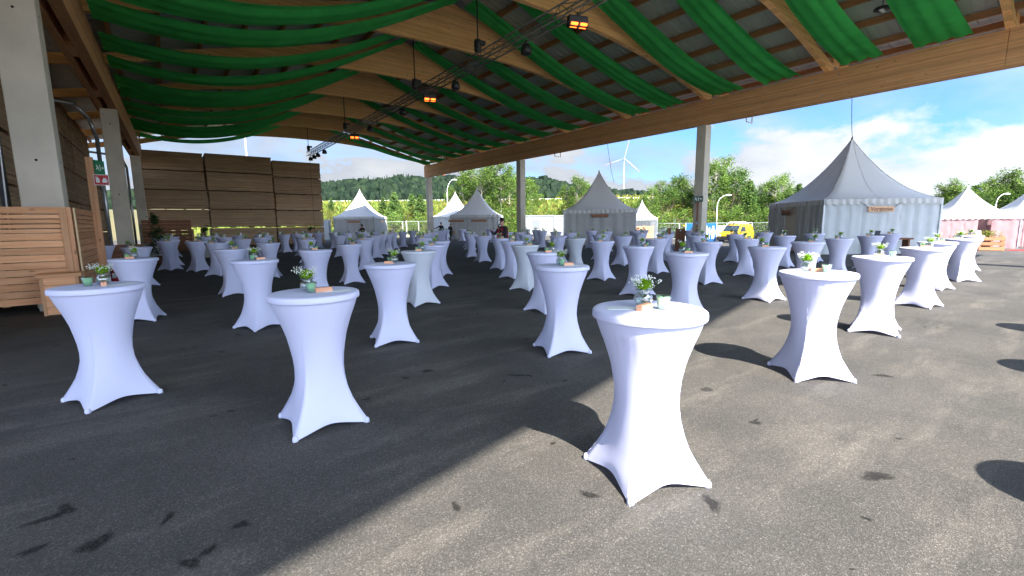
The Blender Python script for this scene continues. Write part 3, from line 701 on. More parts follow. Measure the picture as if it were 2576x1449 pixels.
for ri, row in enumerate(ROWS + [[(4.0, -1.0, 20), (7.35, -0.75, 50), (10.0, -0.45, 35)]]):
    offrow = ri == len(ROWS)
    rowname = ('front row' if ri == 0 else f'{ORD[ri]} row') if not offrow else 'row before the front one'
    for ci, (u, w, a) in enumerate(row):
        k = 3 if (u, w) in GREY_T else (0 if ci % 3 == 0 else (1 if (ci + ri) % 3 == 1 else 2))
        if (u, w) in ((2.37, 1.71), (5.39, 1.82)): k = 1
        t = inst(('table', k), make_table, k); t.location = (u, w, 0); t.rotation_euler.z = R(a); sx_ = random.uniform(.975, 1.025); t.scale = (sx_, sx_ * random.uniform(.985, 1.015), 1)
        adj = 'greyish-white bistro table with a loose creased cover' if k == 3 else 'white bistro table in a stretch cover'
        where = f'{ORD[ci]} from left in the {rowname}'
        t['label'] = f'{adj}, {where}' if (u, w) != (2.37, 1.71) else 'nearest white bistro table, front of the picture right of centre'
        if offrow: t['label'] = f'{ORD[ci]} white bistro table just outside the right edge of the picture'
        if math.hypot(u, w) < 15:
            for j in range(4): part('seam', SEAM, t, rz=j * math.pi / 2)
        if offrow: continue
        dist = math.hypot(u, w); fw = Vector((u, w)).normalized(); rt = Vector((fw.y, -fw.x))
        def P(q): v = Vector((u, w)) + rt * q[0] + fw * q[1]; return (v.x, v.y, 1.102)
        if (u, w) in NEAR: pv, pc, pb, pk, turn = NEAR[(u, w)]
        else:
            cxy = (rnd.uniform(-.13, .13), rnd.uniform(-.05, .08)); sgn = rnd.choice((-1, 1))
            pv = (cxy[0] - .05 * sgn, cxy[1] + .03); pc = (cxy[0] + .05 * sgn, cxy[1] + rnd.uniform(-.02, .04)); pb = (cxy[0] + .02 * sgn, cxy[1] - .06); pk = (cxy[0] + .17 * sgn, cxy[1] - .05); turn = rnd.choice((0, 10, 80, 30))
        base = math.atan2(rt.y, rt.x)
        kv = rnd.randrange(3)
        v = inst(('vase', kv), make_vase, kv); v.location = P(pv); v.rotation_euler.z = base + rnd.uniform(-.4, .4); v.scale = (1.18,) * 3
        v['label'] = f'glass vase with green bloom on the table {where}'
        c = inst('candle', make_candle); c.location = P(pc); c['label'] = f'green candle in glass on the table {where}'; c.scale = (1.12,) * 3
        if dist < 34:
            o = bpy.data.objects.new('wooden_block', block_me); COL.objects.link(o); o.location = P(pb); o.rotation_euler.z = base + R(turn)
            tag(o, f'small wooden card block on the table {where}', 'wooden block', 'wooden card blocks on the bistro tables')
        if dist < 16:
            o = bpy.data.objects.new('menu_card', card_me); COL.objects.link(o); o.location = P(pk); o.rotation_euler.z = base + rnd.uniform(-.3, .3)
            tag(o, f'flat pale menu card on the table {where}', 'menu card', 'menu cards lying on the bistro tables')
        if (dist > 22 and u < 14 and rnd.random() < .75) or (u, w) in ((18.52, 4.81), (18.27, 9.16), (19.95, 2.7)):
            dark = u > 18
            o = bpy.data.objects.new('menu_stand', stand_dark if dark else stand_me); COL.objects.link(o); o.location = P((pv[0] + rnd.choice((-.14, .16)), .04)); o.rotation_euler.z = base + R(rnd.uniform(-25, 25))
            tag(o, f'{"dark tilted clipboard" if dark else "upright white menu card"} on the table {where}', 'menu card', 'standing menu cards on the far tables')
# ---------------------------------------------------------------- stacks of sawn timber
def bundle_mesh(L, Hh, D, along, seed, mt):
    """boards in uneven layers on bearers; the long side runs along local x (or y)"""
    rnd = random.Random(seed); b = MB(); n = max(6, int(Hh / 0.11)); z = 0.0; lay = Hh / n
    for k in range(n):
        ins = rnd.uniform(0, .03); e0 = rnd.uniform(0, .05); e1 = rnd.uniform(0, .05)
        if along == 0: b.box(((e0 - e1) / 2, ins / 2, z + lay / 2), (L - e0 - e1, D - ins, lay - 0.006))
        else: b.box((-ins / 2, (e0 - e1) / 2, z + lay / 2), (D - ins, L - e0 - e1, lay - 0.006))
        z += lay
    return b.mesh('boards', mt)
def bundle(x, y, z, L, Hh, D, along, lab, seed, mt):
    t = thing('timber_bundle', lab, 'timber bundle', (x, y, z), group='stacked bundles of sawn boards')
    part('boards', bundle_mesh(L, Hh, D, along, seed, mt), t, (0, 0, 0.065))
    for k in range(4):
        s = (-0.44 + 0.29 * k) * L
        b = MB().box((0, 0, 0.033), (0.10, D * .98, 0.064)) if along == 0 else MB().box((0, 0, 0.033), (D * .98, 0.10, 0.064))
        b.build('bearer', DARKWOOD, t, (s, 0, 0) if along == 0 else (0, s, 0))
NAMES = ['bottom', 'second lowest', 'middle', 'second highest', 'topmost']
for si, (x0, x1, y, tops) in enumerate(((-1.25, 2.82, 43.0, 7.22), (2.9, 7.52, 42.85, 7.25), (7.6, 11.42, 43.0, 7.06))):
    for k in range(5):
        z0 = 0.0 if k == 0 else 1.52 + (k - 1) * (tops - 1.52) / 4; hh = (1.50 if k == 0 else (tops - 1.52) / 4) - 0.075
        d = 1.4 if (si == 0 and k in (1, 2)) else 3.0
        sid = ('left', 'middle', 'right')[si]
        if k == 0 and si == 0:      # low row: short packs with gaps that let light through
            segs = 5 if si == 0 else 6
            for q in range(segs):
                wd = (x1 - x0) / segs; bundle(x0 + wd * (q + .5), y + d / 2, 0, wd * (.5 if q > 1 else .97), hh - (0.05), 1.0, 0, f'{ORD[q]} short pack from left under the {sid} timber stack by the far end', 400 + si * 9 + q, LUMBER)
            MB()
            continue
        bundle((x0 + x1) / 2 + random.uniform(-.02, .02), y + d / 2 + random.uniform(-.04, .04), z0, x1 - x0, hh, d, 0, f'{NAMES[k]} board bundle in the {sid} stack closing the far end', si * 10 + k, LUMBER)
for y0, y1 in ((36.6, 40.6), (40.7, 43.9)):
    for k in range(4): bundle(-3.8, (y0 + y1) / 2, k * 1.39, y1 - y0, 1.27, 1.3, 1, f'{NAMES[k]} board bundle in the {"set back" if y0 < 40 else "last"} low stack behind the left downpipes', 700 + int(y0) * 5 + k, LUMBER_Y)
for si, (y0, y1) in enumerate(((8.5, 12.4), (12.5, 16.6), (16.7, 20.8), (20.9, 25.2), (25.3, 29.4), (29.5, 33.2), (33.3, 36.4))):
    for k in range(5):
        bundle(-3.72 + random.uniform(-.03, .03), (y0 + y1) / 2, k * 1.37, y1 - y0, 1.29, 1.3, 1, f'{NAMES[k]} board bundle, {ORD[si]} stack from the front along the left side', 100 + si * 10 + k, LUMBER_Y)

# ---------------------------------------------------------------- slatted timber booth on the left
bo = thing('slatted_booth', 'reddish larch slatted counter screen in front of the left concrete column', 'wooden screen', (-1.44, 12.6, 0))
z = 0.17; i = 0
while z < 2.02:
    thin = 1.50 < z < 1.86
    hh = 0.075 if thin else 0.128; gap = 0.018 if thin else 0.010
    L = 3.4
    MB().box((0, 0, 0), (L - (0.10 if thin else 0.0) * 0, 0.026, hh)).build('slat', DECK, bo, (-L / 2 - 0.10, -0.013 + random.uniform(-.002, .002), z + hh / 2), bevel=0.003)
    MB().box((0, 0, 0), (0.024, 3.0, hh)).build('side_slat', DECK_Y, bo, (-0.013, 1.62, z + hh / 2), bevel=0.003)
    z += hh + gap; i += 1
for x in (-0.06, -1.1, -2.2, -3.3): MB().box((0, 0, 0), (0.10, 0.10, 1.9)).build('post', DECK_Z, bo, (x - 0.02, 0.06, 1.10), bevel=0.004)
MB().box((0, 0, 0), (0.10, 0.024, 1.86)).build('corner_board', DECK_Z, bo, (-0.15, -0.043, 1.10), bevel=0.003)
MB().box((0, 0, 0), (0.024, 0.09, 1.88)).build('corner_board', wood('pale_wood', (0.76, 0.60, 0.36), (0.66, 0.46, 0.25), axis=2), bo, (0.016, 0.03, 1.10), bevel=0.003)
for x in (-0.6, -2.4, -3.1): MB().box((0, 0, 0), (0.22, 0.5, 0.16)).build('support_block', CONC, bo, (x, 0.4, 0.08), bevel=0.01)
st = thing('wooden_step_box', 'small larch box with lid standing against the slatted screen', 'wooden box', (-1.70, 12.22, 0))
for k in range(5): MB().box((0, 0, 0), (0.52, 0.024, 0.134)).build('board', DECK, st, (0, -0.20, 0.075 + k * 0.142), bevel=0.003)
for k in range(5): MB().box((0, 0, 0), (0.024, 0.40, 0.134)).build('board', DECK_Y, st, (0.262, 0.01, 0.075 + k * 0.142), bevel=0.003)
for k in range(5): MB().box((0, 0, 0), (0.024, 0.40, 0.134)).build('board', DECK_Y, st, (-0.262, 0.01, 0.075 + k * 0.142), bevel=0.003)
MB().box((0, 0, 0), (0.64, 0.50, 0.07)).build('lid', DECK, st, (0, 0, 0.75), bevel=0.004)
for x in (-0.245, 0.245): MB().box((0, 0, 0), (0.05, 0.02, 0.71)).build('corner_strip', DECK_Z, st, (x, -0.223, 0.355))
RED = M('signal_red', (0.48, 0.015, 0.02), 0.35); SIGNG = M('sign_green', (0.0, 0.17, 0.07), 0.45); SIGNW = M('sign_white', (0.75, 0.76, 0.74), 0.45)
def exit_pict(b, x, z, s, y, mi=1):
    """running figure and arrow in the x-z plane"""
    ax = (1, 0, 0); az = (0, 0, 1); t = (0, -0.003, 0)
    def pr(poly): b.prism([(x + p[0] * s, z + p[1] * s) for p in poly], (0, y, 0), ax, az, t, mi)
    pr([(-.60, .30), (-.50, .38), (-.42, .30), (-.50, .22)]); pr([(-.70, .18), (-.45, .20), (-.30, -.02), (-.50, -.08)]); pr([(-.45, .18), (-.22, .05), (-.26, 0), (-.48, .08)])
    pr([(-.50, -.05), (-.30, -.06), (-.18, -.38), (-.28, -.40)]); pr([(-.52, -.03), (-.40, -.10), (-.72, -.34), (-.78, -.27)])
    pr([(0, .42), (.12, .42), (.12, -.42), (0, -.42)]); pr([(.30, .06), (.55, .06), (.55, .20), (.82, 0), (.55, -.20), (.55, -.06), (.30, -.06)])
def ext_pict(b, x, z, s, y):
    t = (0, -0.003, 0)
    def pr(poly): b.prism([(x + p[0] * s, z + p[1] * s) for p in poly], (0, y, 0), (1, 0, 0), (0, 0, 1), t, 1)
    pr([(-.62, -.40), (-.22, -.40), (-.20, .14), (-.32, .26), (-.52, .26), (-.64, .14)]); pr([(-.50, .26), (-.34, .26), (-.34, .40), (-.50, .40)]); pr([(-.72, .42), (-.36, .44), (-.36, .36), (-.74, .32)])
    pr([(.12, -.40), (.62, -.40), (.70, -.05), (.56, .10), (.52, .38), (.36, .18), (.26, .34), (.16, .05), (.06, -.08)])
# tall post with signs at the end of the booth
t = thing('sign_post', 'tall larch post with green exit sign and red extinguisher sign', 'sign post', (-1.37, 15.75, 0), rz=R(-6))
MB().box((0, 0, 1.7), (0.15, 0.07, 3.40)).build('post', DECK_Z, t, bevel=0.004)
b = MB().box((0, -0.01, 0), (0.36, 0.012, 0.36), 0); exit_pict(b, 0, 0, .18, -0.017); b.build('exit_sign', [SIGNG, SIGNW], t, (0.15, 0.12, 3.16), rz=R(68))
b = MB().box((0.20, -0.06, 2.84), (0.30, 0.010, 0.27), 1).box((0.20, -0.066, 2.84), (0.27, 0.006, 0.24), 0); ext_pict(b, 0.20, 2.84, .17, -0.071); b.build('extinguisher_sign', [RED, SIGNW], t)
def extinguisher(loc, lab):
    t = thing('fire_extinguisher', lab, 'fire extinguisher', loc, group='fire extinguishers by the sign posts')
    MB().lathe([(0, .02), (.08, .02), (.085, .04), (.085, .42), (.06, .49), (.025, .52), (0, .52)], 16).build('cylinder', RED, t)
    MB().box((0, 0, .56), (.05, .03, .08)).box((-.03, 0, .60), (.14, .025, .02)).box((-.03, 0, .575), (.12, .025, .012)).build('valve', BLACK, t)
    MB().path([(0.04, 0, .55), (.12, 0, .56), (.15, 0, .45), (.13, 0, .25), (.11, 0, .14)], .012, 6).build('hose', BLACK, t)
    MB().box((0, -.086, .27), (.09, .002, .14)).build('label_plate', SIGNW, t)
extinguisher((-1.30, 17.3, 0), 'red fire extinguisher standing behind the slatted screen at left')
p = at_ = None
# right post
rp = thing('sign_post', 'dark wooden post with dark green exit sign beside the right concrete column', 'sign post', (21.75, 12.95, 0), rz=R(-56))
MB().box((0, 0, 1.32), (0.09, 0.07, 2.64)).build('post', DARKWOOD, rp); MB().tube((0, -.05, 1.55), (0, -.035, 1.55), .09, 14).build('round_plate', M('grey_plate', (.2, .2, .22), .5), rp)
b = MB().box((0.0, -0.05, 2.76), (0.48, 0.05, 0.30), 0); exit_pict(b, 0, 2.76, .22, -.076); b.build('exit_sign', [M('sign_dark_green', (0.005, 0.05, 0.03), 0.4), SIGNW], rp)
extinguisher((21.55, 12.75, 0.28), 'red fire extinguisher hung low on the dark sign post')
t = thing('waste_bin', 'tall dark brown wooden bin left of the right sign post', 'bin', (22.35, 14.25, 0), rz=R(-56))
for s in (-1, 1): MB().box((s * .115, -.20, .62), (.22, .02, 1.24)).build('board', DARKWOOD, t); MB().box((s * .115, .20, .62), (.22, .02, 1.24)).build('board', DARKWOOD, t)
for s in (-1, 1): MB().box((s * .24, 0, .62), (.02, .40, 1.24)).build('side', DARKWOOD, t)
MB().box((0, -.215, 1.08), (.12, .01, .12)).build('notice', M('dark_notice', (.04, .04, .045), .5), t); MB().box((0, -.222, 1.16), (.06, .006, .06)).build('sticker', SIGNW, t)
bb = thing('box_on_table', 'small dark wooden box standing on a table before the right column', 'wooden box', (16.9, 11.4 + .05, 1.102), rz=R(-50)); MB().box((0.12, 0, .13), (.14, .12, .26)).build('box_body', DARKWOOD, bb)
# things at the far left
def crate(loc, sz, rz, lab, mt, n=4):
    t = thing('wooden_crate', lab, 'crate', loc, rz); sx, sy, sz_ = sz; hh = sz_ / n
    for k in range(n):
        for s in (-1, 1):
            MB().box((0, s * (sy / 2), hh * (k + .5)), (sx, .018, hh - .02)).build('slat', mt, t); MB().box((s * (sx / 2 - .01), 0, hh * (k + .5)), (.018, sy - .03, hh - .02)).build('slat', mt, t)
    return t
crate((-1.35, 20.6, 0), (1.3, .7, 1.05), 0.1, 'dark reddish crate behind the white table next to the concrete column', DARKWOOD)
crate((0.1, 37.8, 0), (2.6, .12, 2.1), 0.05, 'dark red board screen in front of the left timber stack', DARKWOOD, 9)
grey = M('dust_cover', (0.36, 0.36, 0.34), 0.8)
for (x, y, lab) in ((1.35, 27.2, 'grey covered stool between the white tables at left'), (3.4, 33.0, 'grey covered stool near the middle timber stack'), (-0.6, 25.9, 'grey covered stool beside the second concrete column'), (5.3, 34.6, 'grey covered stool before the right timber stack')):
    t = thing('covered_stool', lab, 'stool', (x, y, 0), group='grey covered stools')
    MB().lathe([(.30, .12), (.31, .5), (.36, .86), (.30, .92), (0, .93)], 14).build('cover', grey, t); 
    for a in range(4): MB().tube((.2 * math.cos(a * 1.57), .2 * math.sin(a * 1.57), 0), (.2 * math.cos(a * 1.57), .2 * math.sin(a * 1.57), .14), .02, 6).build('leg', BLACK, t)

# ---------------------------------------------------------------- foliage
L_BIRCH = leafy('birch_leaves', (0.060, 0.125, 0.025), (0.135, 0.23, 0.045), (0.27, 0.36, 0.08), 0.5, 0.4)
L_DARK = leafy('dark_leaves', (0.03, 0.075, 0.018), (0.08, 0.15, 0.032), (0.17, 0.24, 0.055), 0.4, 0.35)
L_PINE = leafy('pine_needles', (0.07, 0.15, 0.05), (0.16, 0.27, 0.08), (0.28, 0.38, 0.12), 0.5, 0.4)
L_YEL = leafy('yellow_leaves', (0.13, 0.17, 0.03), (0.24, 0.27, 0.05), (0.36, 0.30, 0.08), 0.5, 0.4)
BARK = M('bark', (0.17, 0.13, 0.09), 0.9, noise=(6, 0.3)); BARKW = M('birch_bark', (0.42, 0.38, 0.30), 0.8, noise=(5, 0.4))
def leaf_quads(b, rnd, c, r, n, s, squash=.8):
    for _ in range(n):
        p = Vector((c[0] + rnd.gauss(0, r * .55), c[1] + rnd.gauss(0, r * .55), c[2] + rnd.gauss(0, r * .5 * squash)))
        a = Vector((rnd.uniform(-1, 1), rnd.uniform(-1, 1), rnd.uniform(-.7, .7))).normalized(); o = a.cross(Vector((rnd.uniform(-1, 1), rnd.uniform(-1, 1), 1))).normalized()
        l = s * rnd.uniform(.6, 1.3); b.add([p - a * l, p + o * l * .45, p + a * l, p - o * l * .45], [(0, 1, 2, 3)])
def tree_meshes(kind, seed):
    """unit tree about 1 m tall; scaled by its thing"""
    rnd = random.Random(seed); tk = MB(); cr = MB()
    def trunk(p, q, r0, r1): tk.tube(p, q, r0, 6, r2=r1, cap=False)
    if kind == 'birch':
        pts = [Vector((0, 0, -.03))]
        for k in range(1, 9): pts.append(Vector((rnd.gauss(0, .012), rnd.gauss(0, .012), k / 8.3)))
        for k in range(8): trunk(pts[k], pts[k + 1], .016 * (1 - k / 9), .016 * (1 - (k + 1) / 9))
        for k in range(52):
            h = rnd.uniform(.16, .99); rad = .21 * math.sin(math.pi * min(1, (1.03 - h) * .95 + .05)) ** .7 * rnd.uniform(.35, 1.15); a = rnd.uniform(0, 6.28)
            e = Vector((rad * math.cos(a), rad * math.sin(a), h + rad * .25)); trunk(Vector((0, 0, h - rad * .4)), e, .004, .0015)
            leaf_quads(cr, rnd, e, .058, 95, .0145, 1.1)
    elif kind == 'pine':
        trunk(Vector((0, 0, -.03)), Vector((0, 0, 1)), .016, .002)
        h = .08
        while h < 1.0:
            rad = .26 * (1 - h) ** .8 + .015; n = rnd.randint(6, 8)
            for q in range(n):
                a = q * 6.28 / n + rnd.uniform(-.3, .3); rr = rad * rnd.uniform(.7, 1.1); e = Vector((rr * math.cos(a), rr * math.sin(a), h + rr * rnd.uniform(.15, .6)))
                trunk(Vector((0, 0, h)), e, .004, .001)
                for s in range(7):
                    leaf_quads(cr, rnd, Vector((0, 0, h)).lerp(e, .25 + s * .125), .020, 10, .018, 1)
            h += .062 * rnd.uniform(.8, 1.2)
    elif kind == 'broad':
        trunk(Vector((0, 0, -.03)), Vector((0, 0, .45)), .026, .016)
        cl = []
        for k in range(64):
            v = Vector((rnd.gauss(0, 1), rnd.gauss(0, 1), rnd.gauss(0, 1))).normalized() * rnd.uniform(.55, 1.0)
            e = Vector((v.x * .34 * (1.1 - .3 * v.z), v.y * .34 * (1.1 - .3 * v.z), .56 + v.z * .42)); cl.append(e)
            if k % 3 == 0: trunk(Vector((0, 0, .3 + .1 * rnd.random())), e, .008, .002)
            leaf_quads(cr, rnd, e, .088, 85, .0165, .9)
    else:  # bush
        for k in range(6): a = rnd.uniform(0, 6.28); trunk(Vector((0, 0, -.02)), Vector((.3 * math.cos(a), .3 * math.sin(a), .7)), .012, .004)
        for k in range(40):
            v = Vector((rnd.gauss(0, 1), rnd.gauss(0, 1), abs(rnd.gauss(0, 1)))).normalized() * rnd.uniform(.5, 1.0)
            leaf_quads(cr, rnd, (v.x * .62, v.y * .62, .12 + v.z * .80), .12, 60, .026, .9)
    return tk, cr
TM = {}
for kind, lm, bm, n in (('birch', L_BIRCH, BARKW, 3), ('broad', L_DARK, BARK, 3), ('pine', L_PINE, BARK, 3), ('bush', L_BIRCH, BARK, 3)):
    for s in range(n):
        tk, cr = tree_meshes(kind, 50 + s); TM[kind, s] = (tk.mesh('trunk', bm), cr.mesh('crown', lm))
for s in range(2):
    tk, cr = tree_meshes('bush', 80 + s); TM['yellow', s] = (tk.mesh('trunk', BARK), cr.mesh('crown', L_YEL))
ti = 0
def tree(kind, x, b, ytop, lab, width=1.0, hgt=None, cat='tree', group='trees behind the tents'):
    global ti
    p = bearing(x, b); g = height(p.x, p.y); hor = 561 - (x - 1300) * 0.0109
    H = hgt if hgt else 1.642 + (hor - ytop) * b * (1 + ((x - 1288) / FPX) ** 2 * 0.0) / FPX - g
    keys = [k for k in TM if k[0] == kind]; me = TM[keys[ti % len(keys)]]; ti += 1
    t = thing({'birch': 'birch_tree', 'broad': 'leafy_tree', 'pine': 'conifer_tree', 'bush': 'shrub', 'yellow': 'shrub'}[kind], lab, cat, (p.x, p.y, g), rz=random.uniform(0, 6.28), group=group)
    t.scale = (H * width, H * width, H); part('trunk', me[0], t); part('crown', me[1], t)
A = [('birch', 1142, 66, 474), ('birch', 1168, 64, 452), ('birch', 1190, 66, 430), ('birch', 1214, 63, 417), ('birch', 1238, 66, 424), ('birch', 1262, 63, 418), ('birch', 1284, 66, 434), ('birch', 1322, 62, 452), ('birch', 1338, 66, 466)]
for i, (k, x, b, y) in enumerate(A): tree(k, x, b, y, f'tall airy birch, {ORD[i]} from left in the clump behind the middle tents', 1.0, group='birches behind the middle tents')
A = [('birch', 1428, 66, 470), ('birch', 1452, 64, 452), ('birch', 1472, 67, 466)]
for i, (k, x, b, y) in enumerate(A): tree(k, x, b, y, f'light green birch above the white containers, {ORD[i]} from left', 1.0, group='birches above the containers')
A = [('broad', 1620, 70, 492), ('birch', 1640, 66, 478), ('birch', 1662, 70, 462), ('broad', 1680, 66, 466), ('birch', 1700, 70, 452), ('broad', 1722, 68, 440), ('birch', 1745, 66, 446), ('birch', 1796, 62, 420), ('birch', 1815, 66, 409), ('broad', 1836, 63, 424), ('birch', 1858, 66, 440), ('pine', 1884, 62, 458), ('broad', 1900, 68, 478), ('birch', 1926, 64, 464), ('birch', 1950, 62, 452), ('birch', 1966, 66, 444), ('broad', 1988, 62, 470), ('pine', 2006, 60, 466), ('broad', 2030, 62, 490)]
for i, (k, x, b, y) in enumerate(A): tree(k, x, b, y, f'{ORD[i]} tree from left in the green belt beside the large tent', 0.95 if k == 'broad' else 1.0, group='trees in the belt left of the large tent')
A = [('broad', 2340, 54, 500), ('birch', 2372, 54, 472), ('birch', 2396, 54, 456), ('broad', 2418, 54, 466), ('pine', 2444, 54, 470), ('birch', 2476, 54, 452), ('broad', 2498, 54, 462), ('birch', 2516, 54, 438), ('birch', 2540, 54, 440), ('broad', 2566, 54, 448), ('birch', 2600, 54, 440), ('broad', 2640, 54, 450)]
for i, (k, x, b, y) in enumerate(A): tree(k, x, b, y, f'{ORD[i]} tree from left behind the small tents at far right', 1.2, group='trees behind the right tents')
A = [('yellow', 832, 70, 520), ('bush', 866, 64, 535), ('yellow', 900, 70, 528), ('bush', 985, 62, 522), ('bush', 1015, 66, 520), ('yellow', 1045, 68, 516), ('bush', 1062, 62, 530), ('yellow', 1100, 66, 524), ('bush', 1140, 60, 520), ('bush', 1180, 60, 512), ('bush', 1225, 60, 506), ('bush', 1268, 59, 510), ('bush', 1312, 60, 516), ('yellow', 1350, 66, 522), ('bush', 1400, 66, 520), ('bush', 1440, 63, 510), ('bush', 1480, 62, 512), ('yellow', 1520, 66, 516)]
for i, (k, x, b, y) in enumerate(A): tree(k, x, b, y, f'{ORD[i]} bush from left along the foot of the embankment', 1.1, cat='bush', group='bushes along the embankment foot')
A = [('bush', 1610, 62, 522), ('bush', 1640, 60, 512), ('bush', 1672, 60, 520), ('yellow', 1700, 62, 514), ('bush', 1732, 58, 520), ('bush', 1790, 58, 516), ('yellow', 1812, 60, 524), ('bush', 1840, 60, 512), ('bush', 1872, 58, 520), ('bush', 1905, 60, 506), ('bush', 1940, 57, 516), ('bush', 1972, 57, 508), ('bush', 2010, 54, 516), ('bush', 2350, 50, 520), ('bush', 2400, 50, 512), ('bush', 2450, 51, 518), ('bush', 2500, 50, 510), ('bush', 2550, 50, 514), ('bush', 2600, 50, 516)]
for i, (k, x, b, y) in enumerate(A): tree(k, x, b, y, f'{ORD[i]} bush from left below the green belt right of the containers', 1.15, cat='bush', group='bushes below the green belt')
A = [('pine', 996, 68, 486), ('pine', 968, 70, 500), ('pine', 1040, 69, 490), ('pine', 1062, 68, 492), ('pine', 838, 74, 500), ('pine', 892, 72, 506)]
for i, (k, x, b, y) in enumerate(A): tree(k, x, b, y, f'young pine on the embankment, {["right of the left tent","just beside the left tent","left of the far column","close to the far column","near the timber stack","behind the left tent"][i]}', 1.25, group='young pines on the embankment')

# embankment grass, corn and the distant forest: nobody could count these
def tufts(name, n, f, mt, seed, lab, s0=.35):
    rnd = random.Random(seed); b = MB()
    for _ in range(n):
        a, bb = f(rnd); u = .6036 * bb + .797 * a; w = .797 * bb - .6036 * a; z = height(u, w); s = s0 * rnd.uniform(.5, 1.5)
        th = rnd.uniform(0, 3.14); dx, dy = math.cos(th) * s * .35, math.sin(th) * s * .35; lx, ly = rnd.gauss(0, .3) * s, rnd.gauss(0, .3) * s
        b.add([(u - dx, w - dy, z - .05), (u + dx, w + dy, z - .05), (u + dx * .4 + lx, w + dy * .4 + ly, z + s), (u - dx * .4 + lx, w - dy * .4 + ly, z + s * .9)], [(0, 1, 2, 3)])
    o = b.build(name, mt); tag(o, lab, name.replace('_', ' '), kind='stuff'); return o
MEADOW = leafy('meadow_blades', (0.09, 0.15, 0.03), (0.19, 0.25, 0.05), (0.30, 0.24, 0.07), 0.12, 0.35)
tufts('embankment_grass', 30000, lambda r: (r.uniform(-48, 62), r.uniform(61.5, 86)), MEADOW, 3, 'yellow green weeds covering the embankment', .55)
tufts('verge_grass', 9000, lambda r: (r.uniform(28, 110), r.uniform(58, 70)), L_BIRCH, 4, 'green weeds on the far verge to the right', .5)
CORN = leafy('corn_leaves', (0.16, 0.22, 0.03), (0.30, 0.34, 0.05), (0.42, 0.30, 0.13), 1.2, 0.4)
rndc = random.Random(9)
b = MB()
for _ in range(15000):
    a = rndc.uniform(10, 78); bb = rndc.uniform(97, 112); u = .6036 * bb + .797 * a; w = .797 * bb - .6036 * a; z = height(u, w) + rndc.uniform(.2, 2.0); th = rndc.uniform(0, 3.14); s = rndc.uniform(.25, .6)
    dx, dy = math.cos(th) * .08, math.sin(th) * .08; b.add([(u - dx, w - dy, z), (u + dx, w + dy, z), (u + dx + rndc.gauss(0, .25), w + dy + rndc.gauss(0, .25), z + s)], [(0, 1, 2)])
tag(b.build('corn_field', CORN), 'strip of ripening corn above the guard rail', 'corn', kind='stuff')
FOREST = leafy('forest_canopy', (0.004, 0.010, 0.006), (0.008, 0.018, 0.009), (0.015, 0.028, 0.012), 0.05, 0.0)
rf = random.Random(21); b = MB()
icos = []
for s in range(6):
    t = MB(); t.ball((0, 0, 0), 1, 9, 6, jit=.22); icos.append(t)
def forest(n, b0, b1, r0, r1):
    for _ in range(n):
        bb = rf.uniform(b0, b1); a = bb * rf.uniform(-1.0, 1.25); u = .6036 * bb + .797 * a; w = .797 * bb - .6036 * a; r = rf.uniform(r0, r1); z = height(u, w) + noise.noise(Vector((u * .02, w * .02, 0))) * 2.5
        t = rf.choice(icos); tall = rf.uniform(1.0, 1.7); th = rf.uniform(0, 6.28); c, s_ = math.cos(th), math.sin(th)
        b.add([(u + (x * c - y * s_) * r, w + (x * s_ + y * c) * r, z + 5.0 + zz * r * tall) for x, y, zz in t.v], t.f, 0, False)
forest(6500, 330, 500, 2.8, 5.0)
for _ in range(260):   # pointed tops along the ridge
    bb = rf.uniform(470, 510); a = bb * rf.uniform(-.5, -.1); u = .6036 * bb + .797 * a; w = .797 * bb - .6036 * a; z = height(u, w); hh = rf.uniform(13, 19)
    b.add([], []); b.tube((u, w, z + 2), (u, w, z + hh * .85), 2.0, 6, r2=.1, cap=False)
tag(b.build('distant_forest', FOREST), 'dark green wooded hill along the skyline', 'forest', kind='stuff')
# guard rail along the road on the bank
gr = thing('guard_rail', 'pale metal guard rail along the top of the embankment', 'guard rail', (0, 0, 0))
b = MB(); pts = []
for k in range(46):
    a = -48 + k * 2.6; bb = 84.5; u = .6036 * bb + .797 * a; w = .797 * bb - .6036 * a; pts.append(Vector((u, w, height(u, w))))
RAILM = M('rail_zinc', (0.75, 0.76, 0.75), 0.45)
for p, q in zip(pts, pts[1:]): b.bar(p + Vector((0, 0, .62)), q + Vector((0, 0, .62)), .06, .48)
b.build('rail', RAILM, gr)
for i, p in enumerate(pts[::2]): MB().box((0, 0, .3), (.1, .1, .7)).build('rail_post', RAILM, gr, p)
# ---------------------------------------------------------------- pagoda tents
PVC = M('tent_canvas', (0.64, 0.64, 0.62), 0.55, noise=(0.4, 0.05), bump=(2.2, 0.3, 0.03), trans=0.18, coords='Object', stretch=(1, 1, .6))
PVCW = M('tent_wall', (0.66, 0.70, 0.72), 0.55, noise=(0.4, 0.03), bump=(1.3, 0.5, 0.06), trans=0.25, stretch=(.7, .7, 1.8))
PVCG = M('tent_wall_grey', (0.46, 0.46, 0.45), 0.6, noise=(0.4, 0.05), bump=(1.3, 0.5, 0.06), trans=0.15, stretch=(.7, .7, 1.8))
PVCD = M('tent_curtain_dark', (0.55, 0.55, 0.54), 0.55, trans=0.15)
PINK = M('tent_wall_pink', (0.46, 0.29, 0.30), 0.6, bump=(1.8, 0.3, 0.03), trans=0.3)
PLANT_W = wood('planter_wood', (0.52, 0.27, 0.14), (0.40, 0.18, 0.09), axis=0)
CLEARP = M('tent_doorway', (0.50, 0.43, 0.33), 0.6)
SIGNB = wood('sign_board', (0.46, 0.24, 0.14), (0.34, 0.16, 0.09), axis=0, rnd=0.3); SIGNBL = wood('sign_board_light', (0.80, 0.52, 0.34), (0.66, 0.38, 0.22), axis=0, rnd=0.1)
LETTER = M('burnt_lettering', (0.035, 0.015, 0.01), 0.8)
